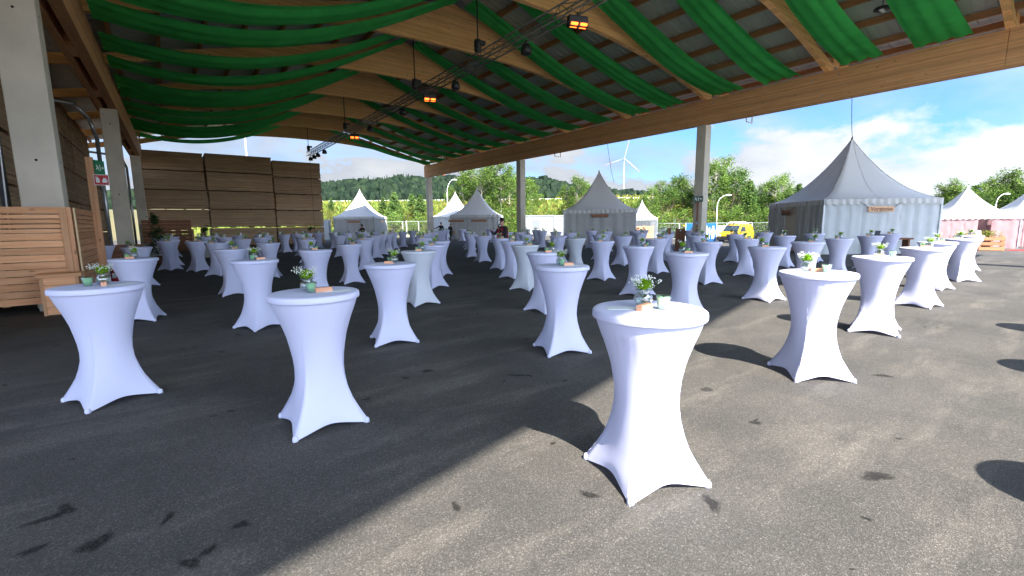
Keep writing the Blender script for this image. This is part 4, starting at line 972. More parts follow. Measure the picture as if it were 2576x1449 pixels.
def text_mesh(txt, size, name='lettering', mt=None, shear=0.2):
    c = bpy.data.curves.new('txt', 'FONT'); c.body = txt; c.size = size; c.align_x = 'CENTER'; c.align_y = 'CENTER'; c.extrude = 0.003; c.shear = shear
    o = bpy.data.objects.new('txt', c); COL.objects.link(o); dg = bpy.context.evaluated_depsgraph_get(); me = bpy.data.meshes.new_from_object(o.evaluated_get(dg)); bpy.data.objects.remove(o)
    me.materials.clear(); me.materials.append(mt or LETTER); me.name = name; return me
def tent(C, ang, L, eave, apex, lab, z0=0.0, signs=(), walls=(1, 1, 1, 1), wallmat=None, panels=6, door=None, seed=0, name='pagoda_tent'):
    """corner C nearest the camera; e1 runs along local x at angle ang, e2 along local y"""
    t = thing(name, lab, 'tent', (C[0], C[1], z0), rz=ang); rnd = random.Random(seed); wm = wallmat or PVCW
    # roof: concave pyramid with hip creases
    b = MB(); n = 40; rings = 14; c = L / 2
    sq = []
    for i in range(n):
        s = i / n * 4; e = int(s); f = s - e; pts = [(0, 0), (L, 0), (L, L), (0, L)]; p, q = pts[e], pts[(e + 1) % 4]; sq.append((p[0] + (q[0] - p[0]) * f - c, p[1] + (q[1] - p[1]) * f - c, f))
    for k in range(rings + 1):
        q = k / rings; rr = 1 - q; hgt = eave + (apex - eave) * (q ** 2.05 * .80 + q * .20)
        for x, y, f in sq:
            hip = .05 * math.cos(2 * math.pi * f) * rr * q * 4 * .5
            b.v.append((c + x * rr * 1.012 + (0), c + y * rr * 1.012, hgt + hip + rnd.uniform(-.006, .006)))
    for k in range(rings):
        for i in range(n):
            a0 = k * n + i; a1 = k * n + (i + 1) % n; b.f.append((a0, a1, a1 + n, a0 + n)); b.m.append(0); b.sm.append(True)
    b.build('roof', PVC, t)
    for i in range(0, n, 5):
        b2 = MB(); b2.path([Vector(b.v[k * n + i]) + Vector((0, 0, .012)) for k in range(rings + 1)], .008 if i % 10 == 0 else .005, 4); b2.build('roof_seam', PVC, t)
    MB().lathe([(.05, apex - .12), (.06, apex), (.02, apex + .10), (0, apex + .11)], 8, c=(c, c, 0)).build('finial', PVC, t)
    # scalloped valance
    v = MB(); per = 5
    for e, (p, q) in enumerate((((0, 0), (L, 0)), ((L, 0), (L, L)), ((L, L), (0, L)), ((0, L), (0, 0)))):
        m_ = int(L / .33) * per; prev = None; nx, ny = ((0, -1), (1, 0), (0, 1), (-1, 0))[e]
        for k in range(m_ + 1):
            f = k / m_; x = p[0] + (q[0] - p[0]) * f + nx * .06; y = p[1] + (q[1] - p[1]) * f + ny * .06; dz = .20 + .06 * abs(math.sin(math.pi * k / per)); wob = .03 * math.sin(k * 1.3) + .02
            cur = ((x, y, eave + .02), (x + nx * wob, y + ny * wob, eave - dz))
            if prev: v.add([prev[0], prev[1], cur[1], cur[0]], [(0, 1, 2, 3)], 0, True)
            prev = cur
    v.build('valance', PVC, t)
    # wall panels with folds
    for e, (p, q) in enumerate((((0, 0), (L, 0)), ((L, 0), (L, L)), ((L, L), (0, L)), ((0, L), (0, 0)))):
        if not walls[e]: continue
        nx, ny = ((0, -1), (1, 0), (0, 1), (-1, 0))[e]
        for k in range(panels):
            if door and (e, k) in door:
                if seed == 1: MB().box((p[0] + (q[0] - p[0]) * (k + .5) / panels + (.04 if nx else 0), p[1] + (q[1] - p[1]) * (k + .5) / panels, eave / 2), (.02, L / panels, eave - .1)).build('door_curtain', CLEARP, t)
                continue
            f0, f1 = k / panels, (k + 1) / panels; w = MB(); nn = 14; nz = 8; ph = rnd.uniform(0, 6)
            loose = 1.6 if walls[e] == 3 else (1.0 if walls[e] == 2 else 0.25)
            for i in range(nn + 1):
                f = f0 + (f1 - f0) * i / nn
                for j in range(nz + 1):
                    zz = .03 + (eave - .05) * j / nz; d = .035 * loose * math.sin(i * (1.9 if loose > .5 else .6) + ph + .35 * math.sin(j)) + .014 * math.sin(j * 2.1 + ph + i * .35) + .02 * math.sin(math.pi * i / nn)
                    w.v.append((p[0] + (q[0] - p[0]) * f + nx * d, p[1] + (q[1] - p[1]) * f + ny * d, zz))
            for i in range(nn):
                for j in range(nz):
                    a0 = i * (nz + 1) + j; w.f.append((a0, a0 + nz + 1, a0 + nz + 2, a0 + 1)); w.m.append(0); w.sm.append(True)
            w.build('wall_panel', PVCD if (walls[e] == 3) else wm, t)
    for x, y in ((0, 0), (L, 0), (L, L), (0, L)): MB().box((x, y, eave / 2), (.07, .07, eave)).build('corner_pole', STEEL, t)
    for (e, f, z, wd, hh, txt, light) in signs:
        s = thing('hanging_sign', f'board sign{" reading " + txt if txt else (" left on" if f < .3 else " mid on")} {"on " if txt else ""}the {("side of the " if e == 1 else "") + lab.split(" with ")[0].split(" in front")[0]}', 'sign', (0, 0, 0))
        p, q, nv = {0: ((0, 0), (L, 0), (0, -1)), 3: ((0, L), (0, 0), (-1, 0)), 1: ((L, 0), (L, L), (1, 0))}[e]
        lx = p[0] + (q[0] - p[0]) * f + nv[0] * .10; ly = p[1] + (q[1] - p[1]) * f + nv[1] * .10
        wx = C[0] + lx * math.cos(ang) - ly * math.sin(ang); wy = C[1] + lx * math.sin(ang) + ly * math.cos(ang)
        s.location = (wx, wy, z0 + z); s.rotation_euler.z = ang + {0: 0, 3: -math.pi / 2, 1: math.pi / 2}[e]
        MB().box((0, 0, 0), (wd, .03, hh)).build('board', SIGNBL if light else SIGNB, s, bevel=.008)
        if not light: MB().box((0, -.0165, -hh * .44), (wd * .98, .003, hh * .08)).box((0, -.0165, hh * .44), (wd * .98, .003, hh * .08)).build('dark_edge', LETTER, s)
        for k in (-1, 1): MB().path([(k * wd / 2, 0, hh * .3), (k * (wd / 2 + .45), .05, hh * .3 + .32)], .010, 5).build('rope', BLACK, s)
        if txt:
            o = bpy.data.objects.new('lettering', text_mesh(txt, hh * 1.0)); COL.objects.link(o); o.parent = s; o.location = (0, -.018, 0); o.rotation_euler.x = math.pi / 2
    return t
tent((24.4, 8.2), math.atan2(-.66, .75), 5.1, 2.55, 5.67, 'large grey pagoda tent with scalloped valance beside the right row of tables', signs=((0, .48, 2.10, 1.12, .24, 'Vorspeise', True), (3, .38, 2.02, .8, .26, 'Dessert', False)), walls=(1, 1, 1, 3), panels=9, door={(3, 3), (3, 4)}, seed=1)
p = Vector((24.4 + .08 * 0, 8.2, 0))
def tent_at(x, b, ang_deg, L, lab, **k):
    c = bearing(x, b); return tent((c.x, c.y), R(ang_deg), L, 2.5, k.pop('apex', 5.2), lab, **k)
# corner nearest the camera is the right end of the front face, so these tents start from their left corner
def tent_from_right(x, b, ang_deg, L, lab, **k):
    c = bearing(x, b); a = R(ang_deg); return tent((c.x - L * math.cos(a), c.y - L * math.sin(a)), a, L, 2.5, k.pop('apex', 5.2), lab, **k)
tent_from_right(943, 49.0, -39, 4.35, 'far left pale tent in front of the yellow bank', apex=5.45, signs=((0, .50, 1.98, 1.3, .22, '', False), (1, .55, 1.98, .9, .2, '', True)), walls=(2, 2, 1, 1), seed=2, wallmat=PVCG)
tent_from_right(1255, 46.5, -41, 4.9, 'middle pale tent behind the man in red', apex=5.35, signs=((0, .12, 1.93, 1.6, .22, '', False), (0, .60, 1.93, 1.6, .22, '', False)), walls=(1, 1, 1, 1), seed=3, wallmat=PVCG)
tent_from_right(1190, 55.0, -41, 4.9, 'bright sunlit white tent half hidden behind the middle one', apex=5.5, walls=(1, 1, 1, 1), seed=4)
tent_from_right(1601.7, 31.5, -46, 4.95, 'grey pagoda tent between the two nearest right columns', apex=5.35, signs=((0, .50, 2.08, 1.15, .24, 'Futteres vom', False),), walls=(1, 1, 1, 1), seed=5, wallmat=PVCG)
tent_from_right(1655, 50.0, -38, 2.7, 'small bright white tent right of the grey one', apex=4.4, walls=(0, 1, 1, 1), z0=-.45, seed=6)
tent((47.2, 8.15), R(-62), 4.6, 2.45, 4.7, 'small cream tent with pink walls right of the large grey tent', z0=-.65, walls=(1, 1, 1, 1), wallmat=PINK, door={(0, 3)}, seed=7)
tent((52.8, 5.2), R(-62), 4.6, 2.45, 4.7, 'cream tent with pink walls at the right edge of the picture', z0=-.65, walls=(2, 1, 1, 1), wallmat=PINK, door={(0, 2)}, seed=8)
# wires from the hall to the tent tips
for (a, c, lab) in (((22.3, 6.85, 6.43), (28.0, 8.42, 5.7), 'thin wire from the eave beam to the tip of the large tent'), ((22.3, 19.5, 6.43), (27.6, 23.4, 4.6), 'thin wire from the eave beam down towards the second grey tent')):
    pts = [Vector(a).lerp(Vector(c), k / 8) - Vector((0, 0, .25 * math.sin(math.pi * k / 8))) for k in range(9)]
    tag(MB().path(pts, .012, 5).build('guy_wire', BLACK), lab, 'wire')
# orange louvre screen and bench by the small white tent
sc = bearing(1622, 47.0, -.45); t = thing('louvre_screen', 'orange wooden louvre screen in front of the small white tent', 'wooden screen', sc, rz=R(-38))
for x in (-.95, 0, .95): MB().box((x, 0, .85), (.08, .08, 1.7)).build('post', DECK_Z, t)
for k in range(11): MB().box((0, -.05, .18 + k * .14), (1.95, .03, .085), rx=R(25)).build('slat', DECK, t)
# ---------------------------------------------------------------- site containers
CONT = M('container_white', (0.25, 0.27, 0.28), 0.45, rnd=.05)
def container(x, b, L, lab, off):
    p = bearing(x, b); t = thing('site_container', lab, 'container', (p.x, p.y, height(p.x, p.y)), rz=R(-37), group='white site containers behind the hall')
    MB().box((0, 1.2, 1.3), (L, 2.4, 2.44)).build('body', CONT, t, bevel=.02)
    m = MB(); k = -L / 2 + .3
    while k < L / 2 - .2: m.box((k, -.012, 1.3), (.05, .035, 2.2)); k += .22
    m.build('wall_ribs', CONT, t)['kind'] = 'stuff'
    for zz in (.09, 2.52): MB().box((0, -.02, zz), (L + .04, .09, .17)).build('rail', CONT, t)
    for s in (-1, 1): MB().box((s * (L / 2 - .06), -.03, 1.3), (.16, .12, 2.6)).build('corner_post', CONT, t)
    w = MB().box((off, -.04, 1.55), (.95, .05, 1.15)).build('window', CONT, t); MB().box((off, -.07, 1.55), (.82, .02, 1.02)).build('shutter', M('shutter', (.17, .19, .20), .4), w)
    if L > 3.5: d = MB().box((L / 2 - .75, -.04, 1.05), (.85, .05, 2.0)).build('door', CONT, t); MB().box((L / 2 - 1.08, -.09, 1.05), (.12, .04, .03)).build('handle', STEEL, d)
container(1357, 58, 4.0, 'white site container right of the middle column with shuttered window', -.3)
container(1424, 60, 4.0, 'second white site container half hidden by the grey tent', .6)
p = bearing(822, 50); t = thing('switch_cabinet', 'grey steel cabinet beside the right end of the timber stacks', 'cabinet', p, rz=R(-37)); MB().box((0, 0, 1.1), (.85, .6, 2.2)).build('body', M('cabinet_grey', (.38, .41, .42), .5), t, bevel=.02); MB().box((0, -.305, 1.1), (.76, .02, 2.0)).build('door', M('cabinet_door', (.42, .45, .46), .5), t)
p = bearing(1024, 60); t = thing('marker_pole', 'white pole in a yellowish concrete foot left of the far column', 'pole', (p.x, p.y, 0)); MB().tube((0, 0, .2), (0, 0, 2.1), .06, 10).build('pole', WHITE_P, t); MB().box((0, 0, .12), (.8, .5, .24)).build('foot', M('yellow_concrete', (.55, .52, .35), .9), t, bevel=.03)
# ---------------------------------------------------------------- mobile fences
WIREM = M('fence_zinc', (0.45, 0.48, 0.48), 0.5)
def fence(x0, x1, b0, b1, n, lab):
    p, q = bearing(x0, b0), bearing(x1, b1); t = thing('mobile_fence', lab, 'fence')
    for k in range(n):
        a = p.lerp(q, k / n); c = p.lerp(q, (k + 1) / n); za = height(a.x, a.y); a = Vector((a.x, a.y, za)); c = Vector((c.x, c.y, za)); d = (c - a).normalized(); c2 = c - d * .06
        f = MB()
        for pa, pb in ((a, a + Vector((0, 0, 2.0))), (c2, c2 + Vector((0, 0, 2.0))), (a + Vector((0, 0, 2.0)), c2 + Vector((0, 0, 2.0))), (a + Vector((0, 0, .15)), c2 + Vector((0, 0, .15)))): f.tube(pa, pb, .024, 5)
        f.build('frame', WIREM, t)
        m = MB(); L = (c2 - a).length; s = .12
        while s < L: m.tube(a + d * s + Vector((0, 0, .15)), a + d * s + Vector((0, 0, 2)), .004, 3, cap=False); s += .14
        for zz in (.6, 1.1, 1.6): m.tube(a + Vector((0, 0, zz)), c2 + Vector((0, 0, zz)), .004, 3, cap=False)
        m.build('wire_mesh', WIREM, t)['kind'] = 'stuff'
fence(1655, 2030, 56, 50, 6, 'grey wire mobile fence between the small tent and the yellow van')
fence(975, 1095, 58, 58, 3, 'wire mobile fence along the bank foot by the far column')
fence(2345, 2600, 46, 46, 4, 'wire mobile fence below the trees at far right')
# toilet sign and banner
BLUE = M('sign_blue', (0.015, 0.13, 0.36), 0.45)
def fig(b, x, skirt, y=-.03):
    def pr(poly): b.prism([(x + p[0], .98 + p[1]) for p in poly], (0, y, 0), (1, 0, 0), (0, 0, 1), (0, -.004, 0), 1)
    b.prism([(x + .11 * math.cos(a * .785), 1.66 + .11 * math.sin(a * .785)) for a in range(8)], (0, y, 0), (1, 0, 0), (0, 0, 1), (0, -.004, 0), 1)
    if skirt: pr([(-.10, .53), (.10, .53), (.30, .12), (.22, .07), (.14, .25), (.26, -.15), (.14, -.15), (.12, -.62), (.02, -.62), (.02, -.15), (-.02, -.15), (-.02, -.62), (-.12, -.62), (-.14, -.15), (-.26, -.15), (-.14, .25), (-.22, .07), (-.30, .12)])
    else: pr([(-.20, .53), (.20, .53), (.28, .0), (.20, -.02), (.14, .32), (.14, -.62), (.02, -.62), (.02, -.05), (-.02, -.05), (-.02, -.62), (-.14, -.62), (-.14, .32), (-.20, -.02), (-.28, .0)])
p = bearing(1766, 50); z = height(p.x, p.y); t = thing('toilet_sign', 'blue toilet sign with white man and woman behind the right column', 'sign', (p.x, p.y, z - .05), rz=R(-60))
b = MB().box((0, 0, 1.05), (3.1, .05, 2.05), 0)
b.build('panel', [BLUE, SIGNW], t)
b = MB(); fig(b, .55, False); fig(b, 1.22, True); b.box((.87, -.032, 1.0), (.07, .006, 1.25), 1); b.box((-1.15, -.032, .75), (.28, .006, .8), 1); b.build('pictograms', [BLUE, SIGNW], t)
for s in (-1, 1): MB().box((s * 1.57, 0, 1.05), (.06, .08, 2.15)).build('frame_post', WHITE_P, t)
p = bearing(1818, 51); z = height(p.x, p.y); t = thing('banner', 'pale printed banner on the fence beside the yellow van', 'banner', (p.x, p.y, z + .1), rz=R(-62))
MB().box((0, 0, .95), (1.95, .02, 1.35)).build('cloth', M('banner_cloth', (.60, .56, .56), .6, noise=(3, .2)), t); MB().box((-.55, -.014, 1.05), (.38, .004, .9)).box((.45, -.014, 1.0), (.7, .004, 1.0)).build('print', M('banner_print', (.50, .36, .36), .6, noise=(7, .35), color2=(.66, .64, .64)), t)
# ---------------------------------------------------------------- yellow van and the car behind the fence
YEL = M('yellow_paint', (0.80, 0.46, 0.005), 0.3, spec=.6); GLS = M('dark_window', (0.03, 0.045, 0.055), 0.08, spec=.8); TYRE = M('tyre', (0.015, 0.015, 0.016), 0.8); PLAST = M('bumper_plastic', (0.03, 0.03, 0.035), 0.6)
def vehicle(name, lab, cat, p, rz, prof, wd, paint, glass_side, shield, z, front_low, rack=False, van=False):
    t = thing(name, lab, cat, (p.x, p.y, z), rz=rz); b = MB(); n = len(prof); rows = [(-.5, .93, 0), (-.5, 1, .5), (.5, 1, .5), (.5, .93, 0)]
    hmax = max(q[1] for q in prof)
    vs = []
    for s in (-1, 1):
        for x, zz in prof:
            tum = 1 - .16 * max(0, (zz - .95) / (hmax - .95)) ** 1.3
            vs.append((x, s * wd / 2 * tum, zz))
    b.add(vs, [tuple(range(n)), tuple(range(2 * n - 1, n - 1, -1))] + [(i + n, (i + 1) % n + n, (i + 1) % n, i) for i in range(n)])
    b.build('body', paint, t, bevel=.06)
    def ty(zz): return wd / 2 * (1 - .16 * max(0, (zz - .95) / (hmax - .95)) ** 1.3)
    for s in (-1, 1):
        for gl in glass_side:
            g = MB(); vs = [(x, s * (ty(zz) + .006), zz) for x, zz in gl] + [(x, s * (ty(zz) - .02), zz) for x, zz in gl]; k = len(gl)
            g.add(vs, [tuple(range(k)), tuple(range(2 * k - 1, k - 1, -1))] + [(i + k, (i + 1) % k + k, (i + 1) % k, i) for i in range(k)]); g.build('side_window', GLS, t)
    (x0, z0), (x1, z1) = shield; g = MB(); y0, y1 = ty(z0) - .08, ty(z1) - .07; e = .03
    g.add([(x0 + e, -y0, z0 + e * .6), (x0 + e, y0, z0 + e * .6), (x1 + e, y1, z1 + e * .6), (x1 + e, -y1, z1 + e * .6), (x0 - e, -y0, z0), (x0 - e, y0, z0), (x1 - e, y1, z1), (x1 - e, -y1, z1)], [(0, 1, 2, 3), (7, 6, 5, 4), (0, 4, 5, 1), (1, 5, 6, 2), (2, 6, 7, 3), (3, 7, 4, 0)]); g.build('windscreen', GLS, t)
    fx = max(q[0] for q in prof)
    MB().box((fx - .02, 0, .42), (.30, wd * .97, .34)).build('front_bumper', PLAST, t, bevel=.05); MB().box((.02, 0, .42), (.22, wd * .96, .30)).build('rear_bumper', PLAST, t, bevel=.04)
    for s in (-1, 1):
        MB().box((fx - .10, s * wd * .36, .74), (.20, .32, .19)).build('headlight', M('headlamp_glass', (.65, .68, .70), .15) if 'headlamp_glass' not in bpy.data.materials else bpy.data.materials['headlamp_glass'], t, bevel=.03)
        MB().box((-.005, s * wd * .43, 1.0), (.06, .12, .34)).build('tail_light', RED, t)
        MB().box((fx * .70, s * (wd / 2 + .09), 1.02), (.10, .16, .12)).build('wing_mirror', PLAST, t, bevel=.02)
    MB().box((fx + .10, 0, .62), (.06, wd * .45, .10)).build('grille', PLAST, t)
    for x in (.80, fx - .80):
        for s in (-1, 1):
            w = MB().tube((x, s * (wd / 2 - .19), .31), (x, s * (wd / 2 + .012), .31), .31, 20).build('wheel', TYRE, t); MB().tube((x, s * (wd / 2 + .0), .31), (x, s * (wd / 2 + .02), .31), .19, 14).build('rim', STEEL, w)
            MB().tube((x, s * (wd / 2 - .25), .33), (x, s * (wd / 2 + .004), .33), .37, 20).build('wheel_arch', PLAST, t)
    if rack:
        r = MB()
        for s in (-1, 1): r.bar((.5, s * .55, 1.98), (2.75, s * .55, 1.98), .05)
        for x in (.6, 1.3, 2.0, 2.65): r.bar((x, -.62, 1.96), (x, .62, 1.96), .05); r.bar((x, -.55, 1.8), (x, -.55, 1.98), .04); r.bar((x, .55, 1.8), (x, .55, 1.98), .04)
        r.build('roof_rack', M('rack_alloy', (.6, .62, .62), .4), t)
        for s in (-.3, .1): MB().tube((.3, s, 2.06), (3.0, s, 2.06), .07, 10).build('roof_tube', WHITE_P, t)
    if van:
        for s in (-1, 1): MB().box((1.55, s * (wd / 2 + .002), 1.0), (.02, .01, 1.1)).box((2.62, s * (wd / 2 + .002), .95), (.02, .01, .9)).build('door_gap', HOLE, t)
    return t
rot_van = math.atan2(*(reversed((-.797 * math.cos(R(38)) - .6036 * math.sin(R(38)), .6036 * math.cos(R(38)) - .797 * math.sin(R(38))))))
vp = bearing(1878, 49.5); vz = height(vp.x, vp.y)
vprof = [(0, .35), (-.02, 1.0), (.06, 1.66), (.18, 1.80), (2.35, 1.84), (2.65, 1.74), (3.35, 1.12), (4.15, .93), (4.30, .78), (4.34, .32)]
vehicle('delivery_van', 'bright yellow delivery van with silver roof rack parked beyond the columns', 'van', vp, rot_van, vprof, 1.78, YEL, [[(1.72, 1.10), (1.72, 1.60), (2.50, 1.62), (3.02, 1.16), (3.0, 1.10)]], ((3.34, 1.13), (2.68, 1.72)), vz, .3, rack=True, van=True)
cp = bearing(1690, 60); vehicle('parked_car', 'dark grey car behind the wire fence left of the right column', 'car', cp, rot_van, [(0, .3), (-.02, .9), (.25, 1.05), (.9, 1.42), (2.1, 1.45), (3.0, 1.0), (4.05, .86), (4.3, .6), (4.3, .3)], 1.75, M('dark_grey_paint', (.05, .07, .08), .3), [[(.75, 1.0), (1.0, 1.35), (2.1, 1.37), (2.75, 1.0)]], ((2.98, 1.02), (2.15, 1.42)), height(cp.x, cp.y), .3)
# rough-terrain forklift behind the fence
fp = bearing(1722, 62); t = thing('forklift', 'dark forklift with yellow lamp behind the wire fence', 'forklift', (fp.x, fp.y, height(fp.x, fp.y)), rz=R(-40))
MB().box((0, 0, .85), (2.2, 1.3, .8)).build('chassis', M('forklift_grey', (.16, .15, .13), .6), t, bevel=.08)
cb = MB()
for x in (-.6, .6):
    for y in (-.55, .55): cb.bar((x, y, 1.2), (x * .9, y * .9, 2.35), .08)
cb.box((0, 0, 2.38), (1.3, 1.2, .10)).build('cab_frame', BLACK, t)
for y in (-.35, .35): MB().box((-1.25, y, 1.4), (.10, .10, 2.7)).build('mast', STEEL, t)
for x in (-.8, .8):
    for y in (-.7, .7): MB().tube((x, y - .12, .42), (x, y + .12, .42), .42, 16).build('wheel', TYRE, t)
MB().ball((-.2, -.75, 1.55), .22, 10, 7).build('yellow_lamp', M('lamp_yellow', (.85, .62, .02), .4), t)
# ---------------------------------------------------------------- planters, carpets
def planter(x, y, z, rz, lab, sz=(1.25, .55, 1.0)):
    t = thing('crate_planter', lab, 'planter', (x, y, z), rz=rz, group='wooden crate planters by the cream tents')
    sx, sy, hh = sz
    for k in range(3):
        for s in (-1, 1): MB().box((0, s * sy / 2, .14 + k * .34), (sx, .03, .22)).build('plank', PLANT_W, t)
        for s in (-1, 1): MB().box((s * sx / 2, 0, .14 + k * .34), (.03, sy, .22)).build('plank', PLANT_W, t)
    for a in (-1, 0, 1):
        for s in (-1, 1): MB().box((a * (sx / 2 - .06), s * (sy / 2 - .03), hh / 2), (.10, .04, hh)).build('stake', PLANT_W, t)
    MB().box((0, 0, hh - .12), (sx - .06, sy - .06, .04)).build('soil', M('soil', (.05, .035, .025), .95) if 'soil' not in bpy.data.materials else bpy.data.materials['soil'], t)
    rr = random.Random(int(x * 10)); b = MB()
    for _ in range(20): leaf_quads(b, rr, (rr.uniform(-sx / 2, sx / 2), rr.uniform(-sy / 2, sy / 2), hh + rr.uniform(0, .3)), .12, 26, .055, 1.2)
    b.build('plants', L_YEL if x > 36 else L_BIRCH, t)
planter(45.3, 5.0, height(45.3, 5.0), R(-70), 'orange wooden planter crate with green plants before the cream tent')
planter(44.8, 6.3, height(44.8, 6.3), R(-40), 'second planter crate, half hidden left of the first', (.9, .5, .95))
CARPET = M('red_carpet', (0.62, 0.02, 0.025), 0.9, bump=(60, .3))
o = MB().box((0, 0, .012), (3.6, 1.6, .02)).build('red_carpet', CARPET, None, (47.6, 3.0, height(47.6, 3.0)), rz=R(-20)); tag(o, 'red carpet on the ground at the right edge before the cream tent', 'carpet')
o = MB().box((0, 0, .012), (1.4, 2.0, .02)).build('red_carpet', CARPET, None, (45.6, 7.4, height(45.6, 7.4)), rz=R(-60)); tag(o, 'red carpet strip in front of the pink walled tent', 'carpet')
o = MB().box((0, 0, .06), (.9, .4, .12)).build('plank_pile', DARKWOOD, None, (25.3, 5.2, .72), rz=R(-41)); 
t = thing('side_bench', 'dark bench against the large grey tent wall', 'bench', (26.2, 6.0, 0), rz=math.atan2(-.66, .75)); o.parent = t; o.location = (0, 0, .72); o.rotation_euler.z = 0; o.name = 'bench_top'; o.scale = (1.7, 1, .6)
for s in (-1, 1): MB().box((s * .6, 0, .37), (.08, .35, .74)).build('leg', DARKWOOD, t)
# conifer in a pot by the left column and a small topiary
t = thing('potted_conifer', 'slim dark potted conifer beside the second concrete column', 'potted plant', (-.35, 25.2, 0)); MB().lathe([(0, 0), (.20, 0), (.26, .38), (.24, .38), (0, .34)], 14).build('pot', DARKWOOD, t)
rr = random.Random(5); b = MB()
for k in range(60): h = rr.uniform(.4, 2.15); rad = .34 * (2.3 - h) / 1.9; a = rr.uniform(0, 6.28); leaf_quads(b, rr, (rad * math.cos(a), rad * math.sin(a), h), .11, 22, .05, 1.2)
DK = leafy('dark_conifer', (.012, .035, .012), (.025, .065, .02), None, 2, .1); b.build('crown', DK, t)
for (x, y, lab) in ((1.9, 33.3, 'small dark ball tree in front of the left timber stack'), (9.15, 38.5, 'small dark ball tree in front of the right timber stack')):
    t = thing('ball_tree', lab, 'potted plant', (x, y, 0), group='potted ball trees'); MB().tube((0, 0, 0), (0, 0, 1.3), .02, 6).lathe([(0, 0), (.16, 0), (.2, .3), (0, .28)], 12).build('stem_and_pot', DARKWOOD, t); b = MB()
    for k in range(18): leaf_quads(b, rr, (rr.gauss(0, .12), rr.gauss(0, .12), 1.42 + rr.gauss(0, .09)), .08, 20, .05); 
    b.build('crown', DK, t)
# ---------------------------------------------------------------- street lamps, mast, wind turbines
def street_lamp(x, b, ytop, lab, reach=1.0):
    p = bearing(x, b); z = height(p.x, p.y); H = 1.642 + (561 - (x - 1300) * .0109 - ytop) * b / FPX - z
    t = thing('street_lamp', lab, 'street lamp', (p.x, p.y, z), rz=R(-37), group='street lamps beyond the hall'); pts = [Vector((0, 0, 0)), Vector((0, 0, H * .78))]
    for k in range(1, 6): a = k / 5 * 1.3; pts.append(Vector((reach * (1 - math.cos(a)), 0, H * .78 + H * .22 * math.sin(a))))
    m = MB()
    for i, (q, r_) in enumerate(zip(pts, pts[1:])): m.tube(q, r_, (.055 if i == 0 else .04), 8)
    m.build('pole', RAILM, t); MB().ball((pts[-1].x + .3, 0, pts[-1].z), .3, 10, 6, sq=(1.2, .6, .35)).build('head', WHITE_P, t)
street_lamp(1129, 62, 455, 'curved street lamp behind the white tents, left of the birches'); street_lamp(1804, 56, 492, 'curved street lamp between the right column and the yellow van', 1.4); street_lamp(2502, 50, 489, 'small street lamp among the trees at far right')
WT = M('turbine_white', (0.42, 0.44, 0.46), 0.45); RB = M('turbine_red', (0.60, 0.10, 0.06), 0.5)
def turbine(x, b, yhub, blade, angs, lab, rz):
    p = bearing(x, b); z = height(p.x, p.y); hub = 1.642 + (561 - (x - 1300) * .0109 - yhub) * b / FPX
    t = thing('wind_turbine', lab, 'wind turbine', (p.x, p.y, z), rz=rz, group='wind turbines on the horizon')
    MB().tube((0, 0, 0), (0, 0, hub - z), 1.6, 16, r2=.9).build('tower', WT, t); MB().ball((0, 2, hub - z), 2.6, 10, 8, sq=(.8, 2.0, .8)).build('nacelle', WT, t); MB().ball((0, -3.4, hub - z), 1.9, 10, 8).build('hub', WT, t)
    for a in angs:
        d = Vector((math.cos(R(a)), 0, math.sin(R(a)))); o = Vector((0, -3.4, hub - z)); n = 6
        bl = MB(); s = Vector((-d.z, 0, d.x)); last = None
        def sec(f): wd = blade * (.024 * (1 - f) ** .8 + .008) * (1 if f > .12 else .6); c = o + d * blade * f; th = Vector((0, .012 * blade * (1 - f) + .1, 0)); return [c + s * wd * .7, c + th, c - s * wd * .5, c - th]
        for f0, f1, mi in ((0, .12, 0), (.12, .3, 0), (.3, .5, 0), (.5, .62, 0), (.62, .74, 1), (.74, .86, 0), (.86, 1, 1)):
            A_, B_ = sec(f0), sec(f1); bl.add(A_ + B_, [(i, (i + 1) % 4, 4 + (i + 1) % 4, 4 + i) for i in range(4)] + [(0, 1, 2, 3), (7, 6, 5, 4)], mi)
        bl.build('blade', [WT, RB], t)
turbine(1568.5, 1200, 405, 52, (76, -42, 197), 'white wind turbine with red blade tips above the grey tent', R(-53))
turbine(638, 700, 300, 50, (100, 220, 340), 'wind turbine tower showing above the timber stacks', R(-20))
p = bearing(1121, 900); t = thing('radio_mast', 'red and white mast on the wooded hill beside the far column', 'mast', (p.x, p.y, 60)); 
for k in range(4): MB().tube((0, 0, k * 9), (0, 0, k * 9 + 9), 3.4, 8).build('mast_section', RB if k % 2 else WT, t)
